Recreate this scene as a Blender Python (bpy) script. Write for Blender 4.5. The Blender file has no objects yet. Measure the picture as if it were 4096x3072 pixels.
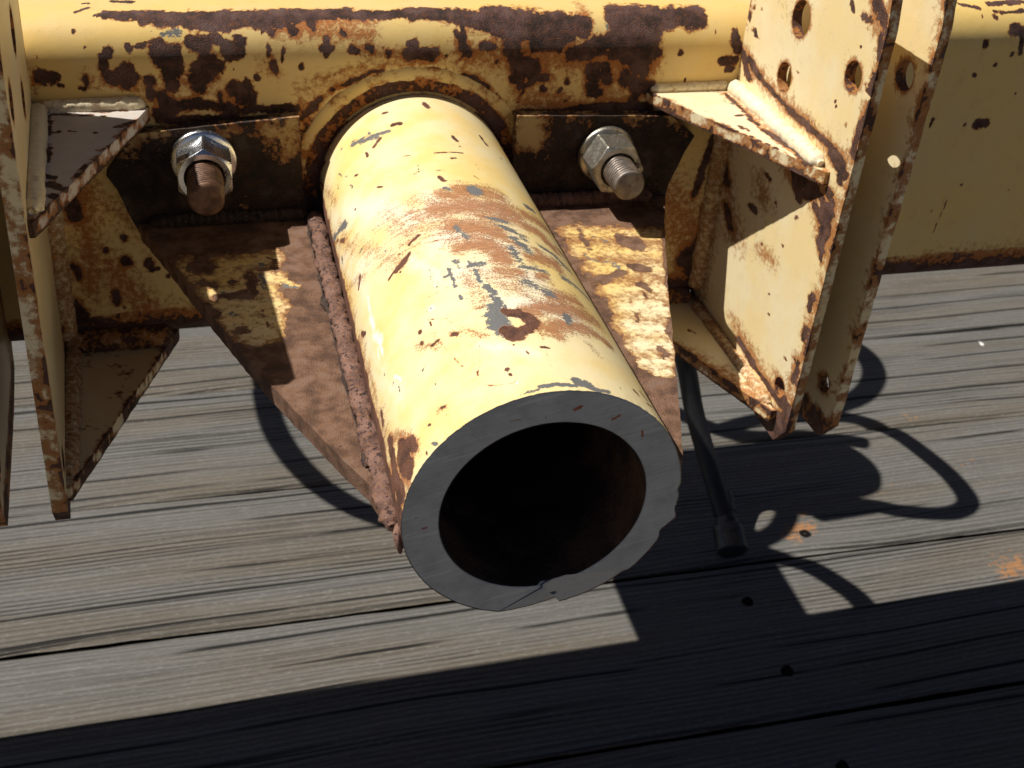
import bpy, bmesh, math, random
import numpy as np
from mathutils import Vector, Matrix, geometry, noise as mnoise
# ------------------------------------------------------------------ camera, sky, sun, exposure
S = bpy.context.scene
COL = S.collection
F_PX, PITCH, YAW, ROLL = 4415.09, 0.6086, 0.2853, 0.0726
CAM = Vector((-0.1083, -0.3113, 0.2881))
fw = Vector((math.sin(YAW)*math.cos(PITCH), math.cos(YAW)*math.cos(PITCH), -math.sin(PITCH)))
r0 = Vector((math.cos(YAW), -math.sin(YAW), 0)); u0 = r0.cross(fw)
rt = math.cos(ROLL)*r0 + math.sin(ROLL)*u0
up = -math.sin(ROLL)*r0 + math.cos(ROLL)*u0
cd = bpy.data.cameras.new('camera'); cam = bpy.data.objects.new('camera', cd); COL.objects.link(cam)
cam.matrix_world = Matrix(((rt.x, up.x, -fw.x, CAM.x), (rt.y, up.y, -fw.y, CAM.y), (rt.z, up.z, -fw.z, CAM.z), (0, 0, 0, 1)))
cd.sensor_width = 36.0; cd.lens = 36.0*F_PX/4096.0
cd.clip_start = 0.01; cd.clip_end = 500
cd.dof.use_dof = True; cd.dof.focus_distance = 0.49; cd.dof.aperture_fstop = 26
S.camera = cam
SUN = Vector((-0.622, 0.25, 1.0)).normalized()          # towards the sun
wd = bpy.data.worlds.new('World'); S.world = wd; wd.use_nodes = True
wn = wd.node_tree.nodes; wl = wd.node_tree.links
sky = wn.new('ShaderNodeTexSky'); sky.sky_type = 'NISHITA'; sky.sun_disc = False
sky.air_density = 0.33; sky.dust_density = 0.6; sky.ozone_density = 0.2; sky.altitude = 300
sky.sun_elevation = math.asin(SUN.z); sky.sun_rotation = math.atan2(SUN.x, SUN.y)
bg = wn['Background']; bg.inputs['Strength'].default_value = 0.05
wl.new(sky.outputs['Color'], bg.inputs['Color'])
ld = bpy.data.lights.new('sun', 'SUN'); ld.energy = 5.0; ld.angle = math.radians(0.5); ld.color = (1.0, 0.95, 0.87)
sun = bpy.data.objects.new('sun', ld); COL.objects.link(sun)
sun.rotation_euler = SUN.to_track_quat('Z', 'Y').to_euler(); sun.location = (-2, 1, 4)
vs = S.view_settings; vs.view_transform = 'Standard'; vs.look = 'None'; vs.exposure = 0.28; vs.gamma = 1.0
rng = np.random.default_rng(7)
random.seed(7)
# wear marks on the steel and boards: capsule ends, radius, channel (rust, orange stain, bare grey, chalk), strength
WEAR = {
"beam": [(-0.1652,0.3177,0.0992,-0.1458,0.3173,0.099,0.0022,0,1),(-0.17,0.3178,0.0992,-0.1652,0.3177,0.0992,0.00101,0,1),(-0.1458,0.3153,0.0984,-0.1213,0.3137,0.0977,0.00306,0,1),(-0.1213,0.3137,0.0977,-0.0963,0.3127,0.0972,0.00411,0,1),(-0.0963,0.3138,0.0977,-0.0708,0.3128,0.0972,0.00363,0,1),(-0.0706,0.315,0.0983,-0.0345,0.3162,0.0987,0.00297,0,1),(-0.1628,0.3391,0.1,-0.1512,0.3387,0.1,0.00122,0,1),(-0.1774,0.3367,0.1,-0.1742,0.3366,0.1,0.00078,0,1),(-0.1797,0.3216,0.0999,-0.1737,0.3279,0.1,0.00076,0,1),(-0.1641,0.3018,0.0852,-0.1684,0.3008,0.0823,0.00218,0,1),(-0.155,0.3028,0.0873,-0.1536,0.3019,0.0854,0.00168,0,1),(-0.1502,0.3028,0.0873,-0.1457,0.3031,0.0878,0.00135,0,1),(-0.1681,0.3001,0.0778,-0.1681,0.3001,0.0778,0.00236,0,1),(-0.1569,0.3,0.0728,-0.1572,0.3,0.0702,0.00493,0,1),(-0.1667,0.3,0.0718,-0.1637,0.3,0.0704,0.00271,0,1),(-0.1514,0.3,0.0709,-0.1514,0.3,0.0709,0.0012,0,1),(-0.1451,0.3,0.0692,-0.1451,0.3,0.0692,0.00274,0,1),(-0.1392,0.3014,0.084,-0.1329,0.3,0.0748,0.00509,0,1),(-0.1358,0.3,0.0714,-0.1345,0.3,0.0678,0.00412,0,1),(-0.1295,0.3013,0.0838,-0.1323,0.3,0.073,0.00298,0,1),(-0.1202,0.3,0.0701,-0.112,0.3,0.0769,0.00571,0,1),(-0.1149,0.3006,0.0811,-0.1087,0.3,0.0759,0.00343,0,1),(-0.1216,0.3,0.0639,-0.1183,0.3,0.0638,0.00278,0,1),(-0.1224,0.3033,0.0881,-0.1143,0.3028,0.0873,0.00341,0,1),(-0.1115,0.3041,0.0894,-0.1074,0.304,0.0893,0.00206,0,1),(-0.1036,0.302,0.0856,-0.0962,0.3013,0.0839,0.00309,0,1),(-0.1032,0.3007,0.0817,-0.0981,0.3007,0.0816,0.00241,0,1),(-0.0974,0.3039,0.0892,-0.0941,0.3035,0.0884,0.00215,0,1),(-0.1243,0.3,0.0702,-0.1243,0.3,0.0702,0.00173,0,1),(-0.0817,0.3018,0.0852,-0.0806,0.3014,0.084,0.00113,0,1),(-0.0738,0.3012,0.0835,-0.0746,0.3001,0.0782,0.00131,0,1),(-0.082,0.3007,0.0817,-0.082,0.3007,0.0817,0.00122,0,1),(-0.0802,0.3001,0.0783,-0.078,0.3,0.0725,0.00148,0,1),(-0.0645,0.3,0.0741,-0.0645,0.3,0.0741,0.00176,0,1),(-0.0496,0.3032,0.0881,-0.0497,0.3006,0.0814,0.00193,0,1),(-0.0526,0.3015,0.0843,-0.047,0.3013,0.0838,0.00158,0,1),(-0.0889,0.3,0.0692,-0.0889,0.3,0.0692,0.00175,0,1),(-0.1005,0.3,0.0741,-0.1005,0.3,0.0741,0.00078,0,1),(-0.1094,0.3,0.0608,-0.1096,0.3,0.0563,0.00158,0,1),(-0.1014,0.3,0.0624,-0.0931,0.3,0.0585,0.00421,0,1),(-0.0943,0.3,0.0658,-0.0934,0.3,0.0603,0.00245,0,1),(-0.0994,0.3,0.0559,-0.0925,0.3,0.0557,0.00283,0,1),(-0.2008,0.3,0.0723,-0.1929,0.3,0.0721,0.00301,0,1),(-0.1913,0.3,0.0677,-0.1897,0.3,0.0676,0.00126,0,1),(-0.1781,0.3,0.0708,-0.1777,0.3,0.0682,0.00186,0,1),(-0.1816,0.3,0.0661,-0.1789,0.3,0.0656,0.0011,0,1),(-0.2002,0.301,0.0829,-0.2002,0.301,0.0829,0.00075,0,1),(-0.1758,0.3026,0.0869,-0.1758,0.3026,0.0869,0.00067,0,1),(-0.1812,0.3078,0.0937,-0.1812,0.3078,0.0937,0.00133,0,1),(-0.1396,0.3,0.0595,-0.1383,0.3,0.0563,0.00329,0,1),(-0.146,0.3,0.0619,-0.1449,0.3,0.061,0.00224,0,1),(-0.1434,0.3,0.0492,-0.1345,0.3,0.0535,0.00332,0,1),(-0.1345,0.3,0.0535,-0.1215,0.3,0.0567,0.00297,0,1),(-0.1217,0.3,0.0548,-0.1048,0.3,0.0524,0.00245,0,1),(-0.105,0.3,0.0506,-0.0832,0.3,0.0508,0.00177,0,1),(-0.0832,0.3,0.0508,-0.0674,0.3,0.0512,0.00196,0,1),(-0.1395,0.3,0.0463,-0.101,0.3,0.0468,0.00176,0,1),(-0.0785,0.3061,0.092,-0.0785,0.3061,0.092,0.00208,0,1),(-0.0681,0.307,0.0929,-0.0664,0.3069,0.0929,0.00261,0,1),(-0.084,0.3062,0.0921,-0.084,0.3062,0.0921,0.00087,0,1),(-0.0404,0.3063,0.0922,-0.0389,0.3051,0.0908,0.00141,0,1),(-0.0574,0.3098,0.0953,-0.0567,0.3086,0.0944,0.00228,0,1),(-0.0044,0.3003,0.08,0.011,0.3003,0.0797,0.00304,0,1),(-0.0033,0.3017,0.085,0.0003,0.3019,0.0853,0.00196,0,1),(-0.0355,0.3012,0.0836,-0.032,0.301,0.0827,0.00177,0,1),(-0.0275,0.3013,0.0838,-0.024,0.3012,0.0834,0.00177,0,1),(-0.0156,0.3008,0.082,-0.0147,0.3004,0.0803,0.0016,0,1),(-0.0177,0.3014,0.084,-0.0177,0.3014,0.084,0.00071,0,1),(0.0269,0.3024,0.0864,0.0304,0.3004,0.0806,0.00289,0,1),(0.0285,0.3064,0.0923,0.0288,0.3028,0.0872,0.00181,0,1),(0.0236,0.3047,0.0903,0.0243,0.3032,0.088,0.00144,0,1),(0.0184,0.3002,0.0787,0.0184,0.3002,0.0787,0.00127,0,1),(0.0481,0.3,0.0748,0.0481,0.3,0.0748,0.00128,0,1),(0.0249,0.3,0.0754,0.0304,0.3006,0.0815,0.00073,0,1),(-0.062,0.3176,0.0991,-0.0316,0.3149,0.0982,0.00229,0,1),(-0.0316,0.3149,0.0982,-0.0001,0.3156,0.0985,0.00231,0,1),(-0.0001,0.3156,0.0985,0.027,0.3138,0.0977,0.00324,0,1),(0.0268,0.3127,0.0972,0.0446,0.3083,0.0942,0.00407,0,1),(0.0457,0.3141,0.0979,0.0637,0.3097,0.0953,0.00502,0,1),(0.0635,0.3089,0.0946,0.1015,0.3069,0.0928,0.00503,0,1),(0.0487,0.3056,0.0914,0.0911,0.3031,0.0878,0.00409,0,1),(0.1212,0.3117,0.0966,0.1425,0.3087,0.0945,0.00562,0,1),(0.1196,0.3167,0.0989,0.1225,0.3128,0.0972,0.00235,0,1),(0.0557,0.3012,0.0835,0.063,0.3,0.0679,0.00475,0,1),(0.0645,0.3,0.0735,0.0706,0.3,0.0696,0.00508,0,1),(0.0584,0.3,0.0642,0.0623,0.3,0.0632,0.00334,0,1),(0.0699,0.3014,0.0841,0.0852,0.3023,0.0863,0.00404,0,1),(0.0737,0.3017,0.0848,0.0852,0.3006,0.0813,0.00239,0,1),(0.0911,0.3001,0.078,0.1008,0.3002,0.0787,0.00316,0,1),(0.1027,0.3003,0.08,0.1153,0.3014,0.0841,0.00419,0,1),(0.1203,0.3006,0.0814,0.1414,0.3027,0.087,0.00655,0,1),(0.1269,0.3,0.0749,0.1354,0.3001,0.0784,0.00377,0,1),(0.1077,0.3,0.0686,0.108,0.3,0.057,0.00452,0,1),(0.1145,0.3,0.0704,0.1164,0.3,0.0626,0.0032,0,1),(0.1063,0.3,0.0541,0.1133,0.3,0.0539,0.00248,0,1),(0.1272,0.3,0.0643,0.1286,0.3,0.0613,0.00361,0,1),(0.1351,0.3,0.0582,0.1448,0.3,0.0559,0.00384,0,1),(0.0916,0.3,0.0618,0.0916,0.3,0.0618,0.00207,0,1),(0.0763,0.3,0.0584,0.0773,0.3,0.0569,0.00188,0,1),(0.0872,0.3,0.0562,0.0872,0.3,0.0562,0.00151,0,1),(0.0709,0.3,0.0648,0.0787,0.3,0.0646,0.00186,0,1),(0.0659,0.3,0.0678,0.0718,0.3,0.0658,0.00204,0,1),(0.0379,0.3013,0.0838,0.0463,0.3013,0.0837,0.00145,0,1),(0.0702,0.3,0.062,0.0617,0.3,0.0584,0.00131,0,1),(0.0918,0.3,0.0496,0.0918,0.3,0.0496,0.00095,0,1),(0.0627,0.3,0.0432,0.0943,0.3,0.0436,0.00152,0,1),(0.0943,0.3,0.0436,0.1142,0.3,0.0459,0.0023,0,1),(0.1142,0.3,0.0459,0.1464,0.3,0.0438,0.0025,0,1),(-0.0478,0.3,0.0607,-0.036,0.3,0.0659,0.00143,0,0.8),(-0.036,0.3,0.0659,-0.0189,0.3,0.0719,0.00125,0,0.8),(-0.0071,0.3,0.0679,0.0011,0.3,0.0695,0.00181,0,0.8),(0.028,0.3,0.0679,0.0327,0.3,0.0659,0.00183,0,0.8),(0.0327,0.3,0.0659,0.0434,0.3,0.0589,0.0022,0,0.8),(0.0476,0.3,0.053,0.0582,0.3,0.037,0.00206,0,0.8),(0.0185,0.3,0.0714,0.0185,0.3,0.0714,0.00127,0,0.8),(-0.039,0.3,0.0539,-0.0281,0.3,0.0592,0.00235,0,0.8),(-0.0272,0.3,0.0601,-0.0153,0.3,0.0626,0.00253,0,0.8),(0.0188,0.3,0.0634,0.0349,0.3,0.0582,0.00147,0,0.8),(0.045,0.3,0.0463,0.055,0.3,0.041,0.00225,0,0.8),(-0.0645,0.3,0.0454,-0.0551,0.3,0.0545,0.00217,0,0.8),(0.0622,0.3,0.0506,0.0656,0.3,0.0583,0.00113,0,0.8),(-0.0314,0.3,0.0749,0.0157,0.3,0.0747,0.00231,1,0.8),(-0.046,0.3,0.0616,-0.0189,0.3,0.0728,0.00215,1,0.8),(0.0346,0.3,0.0668,0.0579,0.3,0.0409,0.00276,1,0.8),(-0.0644,0.3,0.0473,-0.0478,0.3,0.0617,0.00271,1,0.8),(-0.0117,0.3,0.0606,0.0254,0.3,0.0595,0.00273,1,0.8),(0.1017,0.3262,0.1,0.1039,0.317,0.099,0.00283,1,0.8),(0.077,0.3,0.0732,0.0828,0.3,0.0616,0.00371,1,0.8),(0.1076,0.3,0.0609,0.118,0.3,0.0567,0.00758,1,0.8),(0.0642,0.3,0.0506,0.1245,0.3,0.0446,0.00283,1,0.8),(0.1212,0.3,0.0721,0.1369,0.3,0.0669,0.00566,1,0.8),(-0.0656,0.3,0.0585,-0.0628,0.3,0.0435,0.00268,1,0.8),(-0.1457,0.3,0.0646,-0.143,0.3,0.0519,0.00344,1,0.7),(-0.0865,0.3002,0.0789,-0.0796,0.3004,0.0804,0.00261,1,0.7),(-0.11,0.3,0.0617,-0.1005,0.3,0.0523,0.00525,1,0.7),(-0.1779,0.3,0.0664,-0.1414,0.3,0.0653,0.00204,1,0.7),(-0.138,0.3102,0.0956,-0.1231,0.3117,0.0966,0.00102,1,0.7),(-0.1287,0.3,0.0676,-0.1184,0.3,0.062,0.00259,1,0.7),(-0.2038,0.3,0.0774,-0.204,0.3,0.0629,0.00249,1,0.7),(-0.1351,0.3062,0.0921,-0.1277,0.3061,0.092,0.00204,2,0.9),(-0.1414,0.3076,0.0935,-0.1414,0.3076,0.0935,0.00119,2,0.9),(0.1159,0.3057,0.0916,0.1287,0.3056,0.0914,0.00186,2,0.8),(0.1198,0.3054,0.0912,0.1266,0.3047,0.0903,0.00112,2,0.8),(0.1297,0.3113,0.0964,0.1754,0.3096,0.0952,0.00494,0,1),(0.1256,0.3019,0.0855,0.1366,0.3,0.075,0.00856,0,1),(0.1405,0.3027,0.0871,0.1454,0.3001,0.0781,0.00387,0,1),(0.1608,0.3001,0.0778,0.1608,0.3001,0.0778,0.00163,0,1),(0.1964,0.3023,0.0862,0.1986,0.3002,0.0791,0.00285,0,1),(0.1884,0.3,0.0727,0.198,0.3,0.0725,0.00221,0,1),(0.1929,0.3,0.0676,0.1967,0.3,0.0669,0.00177,0,1),(0.1327,0.3,0.0607,0.1354,0.3,0.0573,0.00284,0,1),(0.1666,0.3,0.0611,0.1666,0.3,0.0611,0.00133,0,1),(0.14,0.3,0.0583,0.1343,0.3,0.0482,0.00329,0,1),(0.1835,0.304,0.0892,0.1835,0.304,0.0892,0.00087,0,1),(0.3721,0.3002,0.079,0.3721,0.3002,0.079,0.00233,0,1),(0.3918,0.3028,0.0872,0.3994,0.3022,0.0861,0.00304,0,1),(0.3976,0.301,0.083,0.4007,0.3,0.0726,0.00164,0,1),(0.3838,0.3,0.0646,0.3838,0.3,0.0646,0.00118,0,1),(0.3836,0.3,0.0238,0.3919,0.3,0.0241,0.00244,0,1),(0.3753,0.3,0.0236,0.3753,0.3,0.0236,0.00098,0,1),(0.3569,0.3171,0.099,0.3697,0.3135,0.0976,0.00093,0,1),(0.3792,0.3107,0.096,0.4018,0.311,0.0962,0.00093,0,1),(0.3779,0.3076,0.0935,0.3805,0.3073,0.0932,0.00093,0,1),(0.3702,0.3,0.0589,0.372,0.3,0.0576,0.00107,0,1),(0.3773,0.3177,0.0991,0.4063,0.3193,0.0995,0.00117,0,1),(0.3872,0.3,-0.0204,0.3872,0.3,-0.0204,0.00101,0,1),(0.3796,0.3,-0.0324,0.376,0.3,-0.0578,0.00038,0,1),(0.3487,0.3,0.0287,0.349,0.3,0.0236,0.0012,0,1),(0.4069,0.3,0.0449,0.4069,0.3,0.0449,0.00085,0,1),(0.3943,0.3,0.0715,0.3943,0.3,0.0715,0.00106,0,1),(0.3694,0.3081,0.094,0.3694,0.3081,0.094,0.0007,0,1),(0.369,0.3,-0.0402,0.369,0.3,-0.0402,0.00077,0,1),(0.4275,0.3,-0.0268,0.4275,0.3,-0.0268,0.00077,0,1),(-0.1733,0.3,-0.041,-0.1733,0.3,-0.041,0.00295,0,1),(-0.1598,0.3,-0.0422,-0.1596,0.3,-0.0439,0.00257,0,1),(-0.1586,0.3,-0.0474,-0.1541,0.3,-0.0463,0.00129,0,1),(-0.1496,0.3,-0.0521,-0.1496,0.3,-0.0521,0.0013,0,1),(-0.1809,0.3,-0.0616,-0.1811,0.3,-0.0668,0.0025,0,1),(-0.177,0.3,-0.0719,-0.177,0.3,-0.0719,0.00101,0,1),(-0.1625,0.3,-0.0678,-0.1625,0.3,-0.0678,0.00101,0,1),(-0.1817,0.3,-0.0764,-0.1817,0.3,-0.0764,0.00131,0,1),(-0.1447,0.3,-0.0837,-0.1447,0.3,-0.0837,0.00268,0,1),(-0.14,0.3,-0.0859,-0.1361,0.3,-0.0814,0.00114,0,1),(-0.1685,0.3,-0.0851,-0.149,0.3,-0.0863,0.00205,0,1),(-0.2056,0.3,-0.0694,-0.202,0.3,-0.0767,0.00498,0,1),(-0.1968,0.3,-0.0795,-0.193,0.3,-0.0799,0.00242,0,1),(-0.146,0.3,-0.0952,-0.1258,0.3,-0.0946,0.0027,0,1),(-0.2012,0.3,-0.0414,-0.1995,0.3,-0.0482,0.00234,0,1),(-0.1715,0.3,-0.025,-0.1715,0.3,-0.025,0.00204,0,1),(-0.1825,0.3,-0.0317,-0.1825,0.3,-0.0317,0.00167,0,1),(-0.1727,0.3,-0.0387,-0.1707,0.3,-0.0405,0.00243,0,1),(-0.1968,0.3,0.0035,-0.1961,0.3,-0.0083,0.00402,0,1),(-0.1724,0.3,0.0196,-0.1671,0.3,0.0213,0.00107,0,1),(-0.1452,0.3,0.0335,-0.1444,0.3,0.033,0.00089,0,1),(0.1905,0.3,-0.0652,0.2148,0.3,-0.0965,0.0082,0,1),(0.2001,0.3,-0.1028,0.2222,0.3,-0.128,0.00651,0,1),(0.1922,0.3,0.0215,0.1859,0.3,-0.0168,0.00236,0,1),(0.1964,0.3,-0.0207,0.1949,0.3,-0.0514,0.00275,0,1),(0.1705,0.3,-0.0225,0.2077,0.3,-0.0665,0.0182,1,0.9),(0.1894,0.3,-0.0796,0.2288,0.3,-0.1446,0.01594,1,0.9),(0.1693,0.3,-0.0359,0.1927,0.3,-0.0583,0.01226,1,0.9),(-0.1885,0.3,0.0099,-0.1934,0.3,-0.0558,0.01043,1,0.9),(-0.1812,0.3,-0.0442,-0.1617,0.3,-0.078,0.01098,1,0.9),(-0.0752,0.308,0.0939,-0.0246,0.3055,0.0913,0.00509,1,0.9),(0.0276,0.3002,0.0788,0.1415,0.3,0.0707,0.00796,1,0.9),(-0.0564,0.3,0.0674,-0.0296,0.3,0.074,0.00266,1,0.8),(0.0388,0.301,0.083,0.0529,0.3,0.0775,0.00363,1,0.8),(0.0589,0.3,0.0565,0.0936,0.3,0.0516,0.00374,1,0.8),(0.1137,0.3,0.0509,0.1343,0.3,0.0482,0.00383,1,0.8),(-0.0294,0.3007,0.0818,0.0156,0.3,0.0765,0.00354,1,0.8),(-0.0025,0.3,0.0546,0.016,0.3,0.0597,0.00275,1,0.75),(0.0528,0.301,0.0827,0.0685,0.3,0.0582,0.00821,1,0.75),(0.1057,0.3002,0.0791,0.1384,0.3,0.0561,0.00746,1,0.75),(0.0159,0.3,0.0673,0.0395,0.3,0.0629,0.00456,1,0.75),(-0.1504,0.3,0.0594,-0.1257,0.3,0.0568,0.00518,1,0.7),(-0.0651,0.3,0.0622,-0.0383,0.3,0.0687,0.00534,1,0.7),(-0.177,0.3,0.0725,-0.1457,0.3,0.0646,0.00422,1,0.7),(-0.0859,0.3,0.0754,-0.0751,0.3,0.0697,0.00349,1,0.7),(-0.1869,0.3,0.0041,-0.1548,0.3,-0.0214,0.01312,1,0.7),(-0.2001,0.3,-0.049,-0.1375,0.3,-0.0836,0.01095,1,0.7),(0.3771,0.3,-0.0789,0.4594,0.3,-0.0771,0.00808,1,0.7)],
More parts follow.
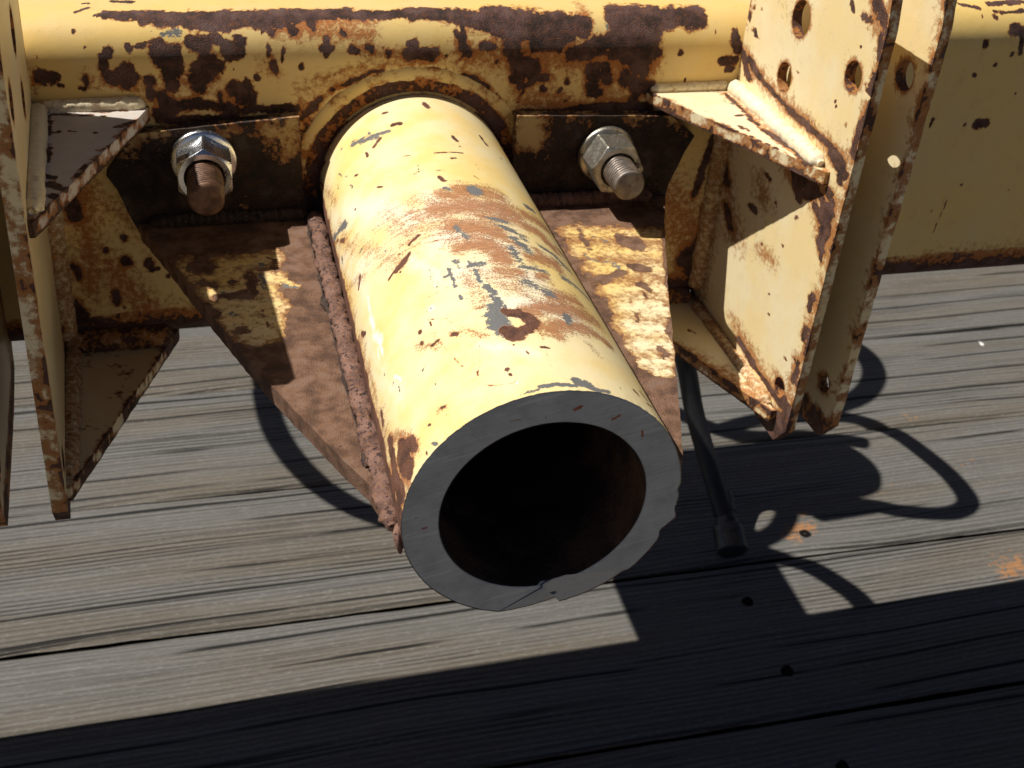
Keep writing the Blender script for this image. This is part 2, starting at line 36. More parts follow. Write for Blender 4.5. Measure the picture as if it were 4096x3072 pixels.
"pipe": [(-0.0404,0.2706,0.0403,-0.0287,0.2584,0.0492,0.00176,2,1),(-0.0283,0.2611,0.0494,-0.021,0.2579,0.053,0.00095,2,1),(-0.0317,0.2687,0.0474,-0.0312,0.2657,0.0477,0.00088,2,1),(-0.0496,0.2588,0.0282,-0.0487,0.253,0.0296,0.00053,2,1),(-0.0478,0.2476,0.0311,-0.0463,0.2448,0.0332,0.00052,2,1),(-0.046,0.2329,0.0337,-0.0458,0.229,0.034,0.00076,2,1),(-0.051,0.2506,0.0254,-0.0512,0.2474,0.025,0.00061,2,1),(-0.0569,0.2762,0.0028,-0.0569,0.2762,0.0028,0.00073,2,1),(-0.0144,0.2075,0.0552,-0.0157,0.1978,0.0548,0.00032,2,1),(-0.0071,0.1952,0.0566,-0.0033,0.1952,0.0569,0.00032,2,1),(0.0151,0.2034,0.055,0.0149,0.1987,0.055,0.00033,2,1),(0.0149,0.1987,0.055,0.0159,0.1967,0.0547,0.00032,2,1),(-0.0455,0.2789,0.0343,-0.0455,0.2789,0.0343,0.00089,2,1),(-0.0182,0.1979,0.054,-0.0166,0.1985,0.0545,0.00024,2,1),(-0.0073,0.1754,0.0565,-0.0049,0.1719,0.0568,0.00039,2,1),(-0.0185,0.2627,0.0539,-0.0145,0.2604,0.0551,0.00113,0,1),(-0.0215,0.2833,0.0528,-0.0191,0.2818,0.0537,0.00071,0,1),(0.0026,0.2848,0.0569,0.0033,0.28,0.0569,0.00135,0,1),(0.0098,0.2384,0.0562,0.0108,0.2327,0.056,0.00119,0,1),(0.0285,0.2534,0.0494,0.0298,0.2423,0.0486,0.00088,0,1),(-0.0044,0.216,0.0568,0.0108,0.2164,0.056,0.00041,0,1),(0.0028,0.2081,0.0569,0.0054,0.2087,0.0567,0.00065,0,1),(-0.0359,0.248,0.0443,-0.0355,0.2442,0.0446,0.00086,0,1),(-0.0315,0.2486,0.0475,-0.0267,0.2544,0.0503,0.00077,0,1),(-0.0074,0.1874,0.0565,-0.0058,0.1831,0.0567,0.00094,0,1),(-0.0431,0.2359,0.0373,-0.0421,0.2343,0.0385,0.00051,0,1),(-0.0469,0.206,0.0323,-0.0469,0.206,0.0323,0.00057,0,1),(-0.0551,0.2982,0.0147,-0.0539,0.2973,0.0185,0.0013,0,1),(0.011,0.2254,0.0559,0.011,0.2254,0.0559,0.00058,0,1),(-0.02,0.2212,0.0534,-0.0161,0.2198,0.0547,0.00025,0,1),(-0.0299,0.2386,0.0485,-0.0299,0.2386,0.0485,0.00025,0,1),(0.0362,0.2347,0.044,0.037,0.2339,0.0434,0.00052,0,1),(-0.0357,0.2052,0.0445,-0.0334,0.2016,0.0462,0.0004,0,1),(0.0106,0.1883,0.056,0.0122,0.1848,0.0557,0.00024,0,1),(-0.0003,0.0551,0.057,0.0047,0.0467,0.0568,0.00192,0,1),(0.0047,0.0467,0.0568,-0.0029,0.04,0.0569,0.00189,0,1),(-0.0029,0.04,0.0569,-0.007,0.0388,0.0566,0.00186,0,1),(-0.007,0.0388,0.0566,-0.0097,0.0434,0.0562,0.00186,0,1),(-0.0075,0.0607,0.0565,-0.0105,0.0509,0.056,0.00219,2,1.2),(-0.0105,0.0509,0.056,-0.0095,0.0444,0.0562,0.00215,2,1.2),(-0.0035,0.0557,0.0569,0.0003,0.055,0.057,0.0014,2,1.2),(-0.0197,0.101,0.0535,-0.0198,0.0852,0.0534,0.00082,2,1.2),(-0.0224,0.096,0.0524,-0.0194,0.0958,0.0536,0.00068,2,1.2),(-0.0104,0.1022,0.056,-0.0106,0.098,0.056,0.00055,2,1.2),(-0.0099,0.0934,0.0561,-0.0095,0.0829,0.0562,0.00102,2,1.2),(-0.0084,0.0785,0.0564,-0.0066,0.0745,0.0566,0.00146,2,1.2),(-0.0083,0.0718,0.0564,-0.0068,0.0668,0.0566,0.00052,2,1.2),(-0.006,0.0671,0.0567,-0.0062,0.0621,0.0567,0.00143,2,1.2),(-0.0039,0.0621,0.0569,-0.0045,0.0597,0.0568,0.00065,2,1.2),(-0.0196,0.0774,0.0535,-0.0195,0.0751,0.0535,0.00059,2,1.2),(0.0058,0.1702,0.0567,0.0076,0.1696,0.0565,0.00278,2,1.2),(-0.0524,0.2081,0.0225,-0.0569,0.228,0.0037,0.00132,2,1.2),(0.0208,0.0553,0.0531,0.0205,0.0521,0.0532,0.00169,2,1.2),(-0.0559,0.1947,0.0109,-0.0561,0.1917,0.0102,0.00098,2,1.2),(0.0338,0.1708,0.0459,0.0382,0.174,0.0423,0.00142,2,1.2),(-0.0267,0.0915,0.0504,-0.0267,0.0915,0.0504,0.00047,2,1.2),(-0.0313,0.0793,0.0476,-0.0313,0.0793,0.0476,0.00033,2,1.2),(-0.0395,0.0482,0.041,-0.041,0.0454,0.0396,0.00032,2,1.2),(-0.0495,0.0515,0.0283,-0.0496,0.0485,0.028,0.00032,2,1.2),(-0.0507,0.0583,0.0261,-0.0512,0.058,0.0251,0.00039,2,1.2),(-0.0526,0.0717,0.0219,-0.0527,0.0701,0.0218,0.00033,2,1.2),(-0.0384,0.0319,0.0422,-0.0384,0.0319,0.0422,0.00043,2,1.2),(-0.0484,0.1695,0.0301,-0.0502,0.1676,0.0269,0.00031,2,1.2),(-0.0407,0.1452,0.0399,-0.0407,0.1452,0.0399,0.00044,2,1.2),(-0.0078,0.175,0.0565,-0.004,0.1705,0.0569,0.00039,2,1.2),(-0.038,0.0697,0.0425,-0.038,0.0697,0.0425,0.00098,0,1),(-0.0385,0.0614,0.0421,-0.0385,0.0614,0.0421,0.00084,0,1),(-0.0353,0.0556,0.0447,-0.0327,0.056,0.0467,0.00077,0,1),(-0.0274,0.0538,0.05,-0.0257,0.0527,0.0509,0.0007,0,1),(-0.0139,0.0183,0.0553,-0.0139,0.0183,0.0553,0.00077,0,1),(-0.0133,0.0153,0.0554,-0.0133,0.0153,0.0554,0.00059,0,1),(0.0019,0.0291,0.057,0.0054,0.0284,0.0567,0.00037,0,1),(-0.0558,0.1191,0.0114,-0.0549,0.1138,0.0154,0.0008,0,1),(-0.0043,0.0272,0.0568,-0.0038,0.0254,0.0569,0.0003,0,1),(-0.0237,0.0241,0.0518,-0.0243,0.0214,0.0516,0.00036,0,1),(-0.0428,0.1223,0.0377,-0.0348,0.127,0.0452,0.00064,0,1),(-0.0391,0.1224,0.0415,-0.0324,0.128,0.0469,0.00093,0,1),(-0.0312,0.1354,0.0477,-0.0262,0.1386,0.0506,0.00058,0,1),(-0.0365,0.1343,0.0438,-0.0196,0.1274,0.0535,0.00029,0,1),(-0.052,0.152,0.0234,-0.0535,0.1467,0.0196,0.00091,0,1),(-0.0375,0.1195,0.043,-0.0375,0.1195,0.043,0.00057,0,1),(-0.0569,0.2375,-0.0032,-0.054,0.1994,0.0184,0.00088,0,1),(-0.0566,0.2951,0.0063,-0.0562,0.281,0.0098,0.00075,0,1),(-0.0075,0.033,0.0565,-0.0075,0.033,0.0565,0.00043,0,1),(-0.0065,0.0838,0.0566,-0.0065,0.0838,0.0566,0.00033,0,1),(-0.0269,0.1078,0.0502,-0.0279,0.0997,0.0497,0.00021,2,0.9),(-0.0331,0.0879,0.0464,-0.023,0.0879,0.0522,0.0002,2,0.9),(-0.0331,0.0886,0.0464,-0.0335,0.0819,0.0461,0.0002,2,0.9),(-0.0335,0.0819,0.0461,-0.0335,0.071,0.0461,0.0002,2,0.9),(-0.0569,0.1469,0.0038,-0.052,0.1354,0.0234,0.00015,2,0.9),(-0.0333,0.0723,0.0463,-0.0272,0.0661,0.0501,0.00026,0,0.9),(-0.0333,0.0701,0.0462,-0.0334,0.0678,0.0462,0.00046,0,0.9),(-0.0326,0.0547,0.0467,-0.0299,0.0399,0.0485,0.00019,0,0.9),(-0.0299,0.0399,0.0485,-0.0279,0.0312,0.0497,0.00012,0,0.9),(-0.0262,0.0209,0.0506,-0.023,0.0149,0.0521,0.00021,0,0.9),(-0.023,0.0149,0.0521,-0.0196,0.0116,0.0535,0.00021,0,0.9),(-0.0196,0.0116,0.0535,-0.0141,0.0098,0.0552,0.00015,0,0.9),(-0.0141,0.0098,0.0552,-0.0079,0.0119,0.0564,0.00015,0,0.9),(-0.0183,0.0446,0.054,-0.0235,0.024,0.0519,0.00012,0,0.9),(0.0046,0.0402,0.0568,0.0043,0.0332,0.0568,0.00016,0,0.9),(0.0043,0.0332,0.0568,0.0023,0.0156,0.057,0.00015,0,0.9),(-0.0035,0.0161,0.0569,-0.0038,0.0114,0.0569,0.00024,0,0.9),(-0.0275,0.0646,0.0499,-0.0195,0.0478,0.0536,0.00019,0,0.9),(-0.0094,0.1686,0.0562,-0.0025,0.1645,0.0569,0.00344,1,1.25),(-0.0014,0.1696,0.057,0.0181,0.1682,0.054,0.00422,1,1.25),(-0.0158,0.1551,0.0548,0.0025,0.1518,0.0569,0.00486,1,1.25),(0.0029,0.1535,0.0569,0.0221,0.1516,0.0526,0.00526,1,1.25),(-0.012,0.1363,0.0557,0.008,0.126,0.0564,0.00509,1,1.25),(-0.0021,0.114,0.057,0.0057,0.1075,0.0567,0.00423,1,1.25),(0.0015,0.1017,0.057,0.005,0.0987,0.0568,0.00346,1,1.25),(0.0273,0.1561,0.05,0.0423,0.1606,0.0382,0.00307,1,1.25),(0.0311,0.14,0.0478,0.0369,0.1314,0.0434,0.00339,1,1.25),(0.0175,0.1046,0.0543,0.032,0.1097,0.0472,0.00281,1,1.25),(0.0177,0.0712,0.0542,0.0313,0.0752,0.0476,0.00333,1,1.25),(0.0086,0.0586,0.0563,0.0313,0.0633,0.0477,0.00323,1,1.25),(0.0117,0.0455,0.0558,0.0268,0.0496,0.0503,0.00285,1,1.25),(0.0273,0.0512,0.05,0.0369,0.0467,0.0435,0.00221,1,1.25),(0.0065,0.0438,0.0566,0.0123,0.0385,0.0556,0.00214,1,1.25),(0.0163,0.0869,0.0546,0.0214,0.0894,0.0528,0.00164,1,1.25),(-0.0127,0.115,0.0556,-0.0055,0.1149,0.0567,0.00281,1,1.25),(0.042,0.1367,0.0386,0.0493,0.1291,0.0301,0.00228,1,1.25),(0.0038,0.0559,0.0569,0.0076,0.0548,0.0565,0.00256,1,1.25),(-0.0328,0.157,0.0466,-0.0179,0.1402,0.0541,0.00601,1,0.7),(-0.0352,0.171,0.0448,-0.0297,0.1397,0.0486,0.00691,1,0.7),(-0.0244,0.1714,0.0515,-0.0128,0.1669,0.0555,0.00383,1,0.7),(-0.057,0.2355,0.0008,-0.0469,0.1602,0.0324,0.00435,1,0.7),(-0.0542,0.2186,0.0178,-0.0523,0.1792,0.0226,0.00301,1,0.7),(-0.0566,0.1668,0.0064,-0.051,0.1481,0.0255,0.00236,1,0.7),(-0.0566,0.2951,0.0063,-0.0538,0.2432,0.0188,0.00373,1,0.7),(-0.015,0.0906,0.055,-0.0095,0.0665,0.0562,0.00473,1,0.7),(-0.0159,0.0674,0.0547,-0.0081,0.0609,0.0564,0.0026,1,0.7),(-0.0017,0.0852,0.057,0.0202,0.0751,0.0533,0.00605,1,0.7),(-0.0443,0.1516,0.0359,-0.0365,0.1253,0.0438,0.0045,1,0.7),(-0.0275,0.0548,0.0499,-0.0158,0.0442,0.0548,0.00152,1,0.7),(-0.0403,0.0622,0.0403,-0.0328,0.0537,0.0466,0.00155,1,0.7),(0.0234,0.0391,0.052,0.026,0.0302,0.0507,0.00139,1,0.7),(-0.0572,0.1787,-0.0098,-0.0561,0.1516,0.0099,0.00195,1,0.7),(-0.0338,0.0586,0.0459,-0.0339,0.0516,0.0458,0.00128,1,0.7),(0.0076,0.1404,0.0565,0.0146,0.1374,0.0551,0.00251,2,0.74),(0.012,0.1333,0.0557,0.0205,0.1244,0.0532,0.00337,2,0.74),(0.0144,0.1214,0.0552,0.0193,0.1115,0.0536,0.00288,2,0.74),(0.0109,0.0937,0.0559,0.0229,0.0946,0.0522,0.00206,2,0.74),(0.0109,0.0798,0.056,0.0186,0.0743,0.0539,0.00376,2,0.74),(0.0292,0.122,0.0489,0.0401,0.1146,0.0405,0.00292,2,0.74),(0.0302,0.0962,0.0483,0.0497,0.093,0.0305,0.00239,2,0.74),(0.0493,0.1036,0.0301,0.05,0.087,0.0307,0.0022,2,0.74),(0.011,0.1112,0.0559,0.0125,0.0941,0.0556,0.0024,2,0.74),(-0.01,0.1353,0.0561,-0.007,0.1215,0.0566,0.00189,2,0.74),(-0.0104,0.0993,0.0561,-0.0059,0.0975,0.0567,0.00206,2,0.74),(-0.0161,0.1054,0.0547,-0.0159,0.0995,0.0548,0.00166,2,0.74),(-0.0158,0.117,0.0548,-0.0027,0.1023,0.0569,0.00494,3,0.7),(-0.0122,0.1002,0.0557,-0.0038,0.0912,0.0569,0.00412,3,0.7),(0.0057,0.1016,0.0567,0.0101,0.0852,0.0561,0.00416,3,0.7),(0.0058,0.0739,0.0567,0.0161,0.0706,0.0547,0.00331,3,0.7),(-0.0568,0.2394,-0.0052,-0.0514,0.156,0.0246,0.00527,3,0.7),(-0.0567,0.2524,0.0058,-0.0516,0.2038,0.0242,0.00531,3,0.7),(-0.0553,0.1761,0.0138,-0.0513,0.1344,0.0248,0.00396,3,0.7),(-0.0327,0.1224,0.0467,-0.0233,0.097,0.052,0.00427,3,0.7),(-0.0556,0.1155,0.0127,-0.0529,0.0741,0.0211,0.00507,3,0.7),(-0.0561,0.091,0.01,-0.0496,0.045,0.0281,0.0049,3,0.7),(-0.0512,0.1297,0.025,-0.052,0.1196,0.0235,0.00066,3,1.8),(-0.0521,0.116,0.0231,-0.0517,0.1062,0.024,0.00101,3,1.8),(-0.0524,0.1011,0.0223,-0.051,0.0919,0.0256,0.00154,3,1.8),(-0.0513,0.0893,0.0248,-0.0516,0.0828,0.0242,0.00082,3,1.8),(-0.0497,0.0601,0.0278,-0.0482,0.0537,0.0305,0.00052,3,1.8),(-0.0314,0.079,0.0476,-0.0314,0.079,0.0476,0.0008,3,1.8),(-0.0162,0.0832,0.0547,-0.0162,0.0832,0.0547,0.0004,3,1.8),(-0.027,0.0933,0.0502,-0.027,0.0933,0.0502,0.00041,3,1.8),(-0.0125,0.0092,0.0556,-0.0125,0.0092,0.0556,0.00047,3,1.8),(-0.0525,0.091,0.0222,-0.053,0.0829,0.021,0.00041,3,1.8),(-0.0557,0.0344,0.0123,-0.0559,0.0234,0.011,0.00246,0,1.1),(-0.0532,0.0225,0.0204,-0.0503,0.0149,0.0268,0.00267,0,1.1),(-0.054,0.0175,0.0181,-0.0529,0.0079,0.0213,0.00335,0,1.1),(-0.0565,0.0198,0.0075,-0.0559,0.0063,0.0114,0.00326,0,1.1),(-0.0566,0.0101,0.0065,-0.0568,0.0001,0.0041,0.00251,0,1.1),(-0.0499,0.0173,0.0275,-0.0495,0.0117,0.0283,0.00124,0,1.1),(-0.0558,0.0577,0.0115,-0.056,0.0515,0.0105,0.00106,0,1.1),(-0.0505,0.0222,0.0265,-0.049,0.0106,0.0291,0.00167,1,0.9),(-0.0502,0.0114,0.0269,-0.053,0.003,0.0209,0.00123,1,0.9),(-0.0553,0.0369,0.014,-0.0517,0.0233,0.024,0.00218,1,0.9),(-0.0546,0.0142,0.0164,-0.0541,0.0046,0.018,0.00278,1,0.9),(-0.0562,0.0933,0.0094,-0.0562,0.071,0.0095,0.00193,1,0.9),(-0.0568,0.186,-0.0098,-0.0564,0.1449,-0.0082,0.00282,1,0.9),(-0.0399,0.0163,0.0407,-0.0381,0.0149,0.0424,0.00109,1,0.9),(-0.0053,0.0038,0.0568,0.0086,0.0035,0.0564,0.00058,2,1.3),(0.0089,0.0066,0.0563,0.0129,0.0052,0.0555,0.00118,2,1.3),(0.0129,0.0052,0.0555,0.016,0.0012,0.0547,0.00118,2,1.3),(-0.013,0.0016,0.0555,-0.0058,0.0022,0.0567,0.00029,2,1.3),(0.016,0.0012,0.0547,0.0214,0.002,0.0528,0.00059,2,1.3),(-0.0446,0.0041,0.0355,-0.0436,0.0015,0.0367,0.0007,2,1.3),(-0.0442,0.0142,0.036,-0.0436,0.0136,0.0367,0.00054,0,1),(-0.039,0.0168,0.0416,-0.038,0.0159,0.0425,0.00048,0,1),(-0.047,0.0031,0.0322,-0.047,0.002,0.0323,0.00041,0,1),(0.0283,0.0083,0.0495,0.0283,0.0083,0.0495,0.00036,0,1),(0.0363,0.0128,0.0439,0.0374,0.0118,0.043,0.00061,0,1),(0.0411,0.0173,0.0395,0.0432,0.0147,0.0372,0.0005,0,1),(0.041,0.0096,0.0396,0.0491,0.0152,0.0299,0.00037,0,1),(-0.0616,0.3034,-0.0097,-0.0609,0.26,-0.0097,0.0021,0,0.75),(-0.0609,0.26,-0.0097,-0.0585,0.2408,-0.0098,0.00199,0,0.75),(-0.0585,0.2408,-0.0098,-0.0582,0.1983,-0.0098,0.00194,0,0.75),(-0.0582,0.1983,-0.0098,-0.058,0.1788,-0.0098,0.00184,0,0.75),(-0.058,0.1788,-0.0098,-0.0574,0.1513,-0.0098,0.00163,0,0.75),(-0.0574,0.1513,-0.0098,-0.0565,0.123,-0.0098,0.00157,0,0.75),(-0.0565,0.123,-0.0098,-0.0568,0.0932,-0.0053,0.0015,0,0.75),(-0.0591,0.3099,-0.0098,-0.0587,0.2639,-0.0098,0.00327,1,0.8),(-0.0587,0.2639,-0.0098,-0.0568,0.2312,-0.0048,0.00309,1,0.8),(-0.0568,0.2312,-0.0048,-0.0565,0.1981,-0.0098,0.00296,1,0.8),(-0.0565,0.1981,-0.0098,-0.057,0.1661,-0.0023,0.00284,1,0.8),(-0.057,0.1661,-0.0023,-0.057,0.1345,0.0007,0.00206,1,0.8),(-0.057,0.1345,0.0007,-0.0568,0.102,0.0044,0.00196,1,0.8),(-0.0568,0.102,0.0044,-0.0567,0.0775,0.0059,0.00158,1,0.8),(-0.0039,0.1579,0.0569,0.0188,0.1546,0.0538,0.00452,1,1.1),(0.0041,0.1418,0.0569,0.0155,0.1411,0.0549,0.00369,1,1.1),(-0.0077,0.1218,0.0565,0.0024,0.118,0.0569,0.00285,1,1.1),(0.02,0.1435,0.0534,0.0311,0.14,0.0478,0.00374,1,1.1),(0.0239,0.1144,0.0517,0.0317,0.1034,0.0474,0.00258,1,1.1),(0.0176,0.066,0.0542,0.0363,0.0648,0.0439,0.00395,1,1.1),(-0.0005,0.0906,0.057,0.0094,0.0878,0.0562,0.00271,1,1.1),(0.0103,0.1202,0.0561,0.0151,0.1156,0.055,0.00287,1,1.1),(-0.0084,0.0598,0.0564,-0.0111,0.0511,0.0559,0.00282,2,1.2),(-0.0111,0.0511,0.0559,-0.01,0.0447,0.0561,0.00278,2,1.2),(-0.0062,0.0553,0.0567,-0.0062,0.0553,0.0567,0.00127,2,1.2),(-0.005,0.0574,0.0568,0.0006,0.0537,0.057,0.00192,0,1),(-0.0089,0.0442,0.0563,-0.0029,0.04,0.0569,0.00212,0,1),(0.0019,0.0511,0.057,0.0036,0.045,0.0569,0.00216,0,1),(-0.0334,0.1629,0.0462,-0.0136,0.147,0.0554,0.00682,3,0.8),(-0.0567,0.2001,0.0062,-0.0487,0.1529,0.0296,0.00495,3,0.8),(-0.0191,0.0382,0.0537,-0.0008,0.0237,0.057,0.00246,3,0.8),(-0.0144,0.1627,0.0552,0.0173,0.1486,0.0543,0.00908,3,0.9),(-0.0174,0.1273,0.0543,0.0087,0.1138,0.0563,0.01003,3,0.9),(-0.0164,0.0971,0.0546,0.0155,0.0839,0.0549,0.00819,3,0.9),(-0.003,0.0657,0.0569,0.0218,0.0565,0.0527,0.0065,3,0.9),(-0.0501,0.2158,0.0272,-0.0265,0.1585,0.0504,0.00745,3,0.9),(-0.0261,0.1613,0.0507,-0.011,0.1232,0.0559,0.0068,1,0.75),(-0.0102,0.0936,0.0561,-0.0003,0.0769,0.057,0.00476,1,0.75),(0.003,0.0766,0.0569,0.01,0.0639,0.0561,0.00398,1,0.75),(-0.0075,0.0582,0.0565,-0.0099,0.0506,0.0561,0.00294,2,1.3),(-0.0099,0.0506,0.0561,-0.0083,0.044,0.0564,0.0029,2,1.3),(-0.0053,0.0562,0.0568,-0.0016,0.0553,0.057,0.00153,2,1.3)],
"gus": [(-0.1356,0.2377,-0.011,-0.1244,0.2325,-0.011,0.00305,3,1),(-0.1244,0.2325,-0.011,-0.0888,0.2389,-0.011,0.00447,3,1),(-0.1265,0.2165,-0.011,-0.1162,0.2169,-0.011,0.00437,3,1),(-0.1163,0.2151,-0.011,-0.0904,0.2168,-0.011,0.00526,3,1),(-0.1212,0.1935,-0.011,-0.0915,0.1892,-0.011,0.00527,3,1),(-0.1152,0.1764,-0.011,-0.0941,0.1748,-0.011,0.00499,3,1),(-0.1077,0.1643,-0.011,-0.095,0.1624,-0.011,0.0041,3,1),(-0.1019,0.1543,-0.011,-0.0985,0.1568,-0.011,0.00194,3,1),(-0.0915,0.2134,-0.011,-0.0788,0.2089,-0.011,0.00141,3,1),(0.0854,0.2478,-0.011,0.1385,0.2362,-0.011,0.00494,3,1),(0.0853,0.225,-0.011,0.1312,0.2167,-0.011,0.00627,3,1),(0.0871,0.2032,-0.011,0.1257,0.1958,-0.011,0.00611,3,1),(0.0883,0.1806,-0.011,0.1194,0.1762,-0.011,0.00613,3,1),(0.09,0.1611,-0.011,0.1128,0.1559,-0.011,0.00579,3,1),(0.0854,0.1416,-0.011,0.1059,0.135,-0.011,0.00525,3,1),(0.0834,0.1245,-0.011,0.1003,0.1203,-0.011,0.00457,3,1),(0.0833,0.108,-0.011,0.0971,0.1091,-0.011,0.00304,3,1),(0.0847,0.1014,-0.011,0.0913,0.0987,-0.011,0.00212,3,1),(0.1057,0.1822,-0.011,0.1097,0.1756,-0.011,0.002,0,1),(0.105,0.1743,-0.011,0.1043,0.1666,-0.011,0.00099,0,1),(0.1082,0.1436,-0.011,0.1039,0.1283,-0.011,0.0019,0,1),(0.0936,0.1179,-0.011,0.0949,0.1161,-0.011,0.00127,0,1),(0.0922,0.1115,-0.011,0.0955,0.1126,-0.011,0.00126,0,1),(0.1132,0.2326,-0.011,0.12,0.2294,-0.011,0.00426,0,1),(0.0838,0.1893,-0.011,0.0884,0.1907,-0.011,0.0026,0,1),(0.0938,0.194,-0.011,0.1002,0.1972,-0.011,0.00202,0,1),(0.1129,0.1616,-0.011,0.1129,0.1616,-0.011,0.00117,0,1),(0.1037,0.1591,-0.011,0.1037,0.1591,-0.011,0.00058,0,1),(0.0942,0.1643,-0.011,0.0942,0.1643,-0.011,0.00078,0,1),(0.0934,0.1531,-0.011,0.0919,0.146,-0.011,0.00086,0,1),(0.1084,0.2024,-0.011,0.1143,0.1974,-0.011,0.00246,0,1),(0.0904,0.2495,-0.011,0.0901,0.2266,-0.011,0.00108,0,1),(-0.1286,0.2405,-0.011,-0.1235,0.2324,-0.011,0.00361,0,1),(-0.133,0.2355,-0.011,-0.1288,0.2294,-0.011,0.00215,0,1),(-0.1273,0.2167,-0.011,-0.1223,0.2142,-0.011,0.00227,0,1),(-0.112,0.2163,-0.011,-0.1104,0.2143,-0.011,0.00176,0,1),(-0.1209,0.2019,-0.011,-0.1042,0.2012,-0.011,0.00206,0,1),(-0.1261,0.1942,-0.011,-0.1223,0.1822,-0.011,0.00255,0,1),(-0.0985,0.1836,-0.011,-0.0962,0.1688,-0.011,0.00068,0,1),(-0.1031,0.2222,-0.011,-0.1015,0.2043,-0.011,0.00214,0,1),(-0.1125,0.165,-0.011,-0.106,0.1671,-0.011,0.00131,0,1),(-0.116,0.1564,-0.011,-0.1098,0.154,-0.011,0.00161,0,1),(-0.0899,0.2371,-0.011,-0.0889,0.2257,-0.011,0.00146,0,1),(-0.1347,0.2376,-0.011,-0.1304,0.2361,-0.011,0.00143,2,1),(-0.1174,0.2065,-0.011,-0.1125,0.2041,-0.011,0.00156,2,1),(-0.1149,0.186,-0.011,-0.1117,0.1839,-0.011,0.00152,2,1),(-0.0955,0.2322,-0.011,-0.0943,0.2228,-0.011,0.00145,2,1),(-0.0866,0.2091,-0.011,-0.0798,0.2073,-0.011,0.00088,2,1),(-0.0862,0.161,-0.011,-0.0862,0.161,-0.011,0.00049,2,1),(-0.0991,0.1362,-0.011,-0.0951,0.1162,-0.011,0.00095,2,1),(-0.0951,0.1162,-0.011,-0.0911,0.101,-0.011,0.00092,2,1),(-0.0894,0.0944,-0.011,-0.0855,0.0887,-0.011,0.00074,2,1),(-0.0855,0.0887,-0.011,-0.082,0.0795,-0.011,0.00074,2,1),(-0.0827,0.0725,-0.011,-0.0768,0.0621,-0.011,0.00086,2,1),(-0.0768,0.0621,-0.011,-0.0723,0.0523,-0.011,0.00085,2,1),(-0.098,0.2197,-0.011,-0.0954,0.2069,-0.011,0.0016,2,1),(0.096,0.2105,-0.011,0.1002,0.2035,-0.011,0.00206,2,0.8),(0.0869,0.2161,-0.011,0.0891,0.2093,-0.011,0.00186,2,0.8),(0.1133,0.2039,-0.011,0.1202,0.1987,-0.011,0.00144,2,0.8),(0.097,0.2416,-0.011,0.1036,0.2338,-0.011,0.0015,2,0.8),(-0.1356,0.234,-0.011,-0.1115,0.2289,-0.011,0.00535,3,1),(-0.1289,0.224,-0.011,-0.1031,0.2222,-0.011,0.0053,3,1),(-0.1242,0.2058,-0.011,-0.0955,0.2051,-0.011,0.00604,3,1),(-0.1182,0.1849,-0.011,-0.0934,0.1845,-0.011,0.00504,3,1),(-0.1123,0.1696,-0.011,-0.0946,0.167,-0.011,0.00412,3,1)],
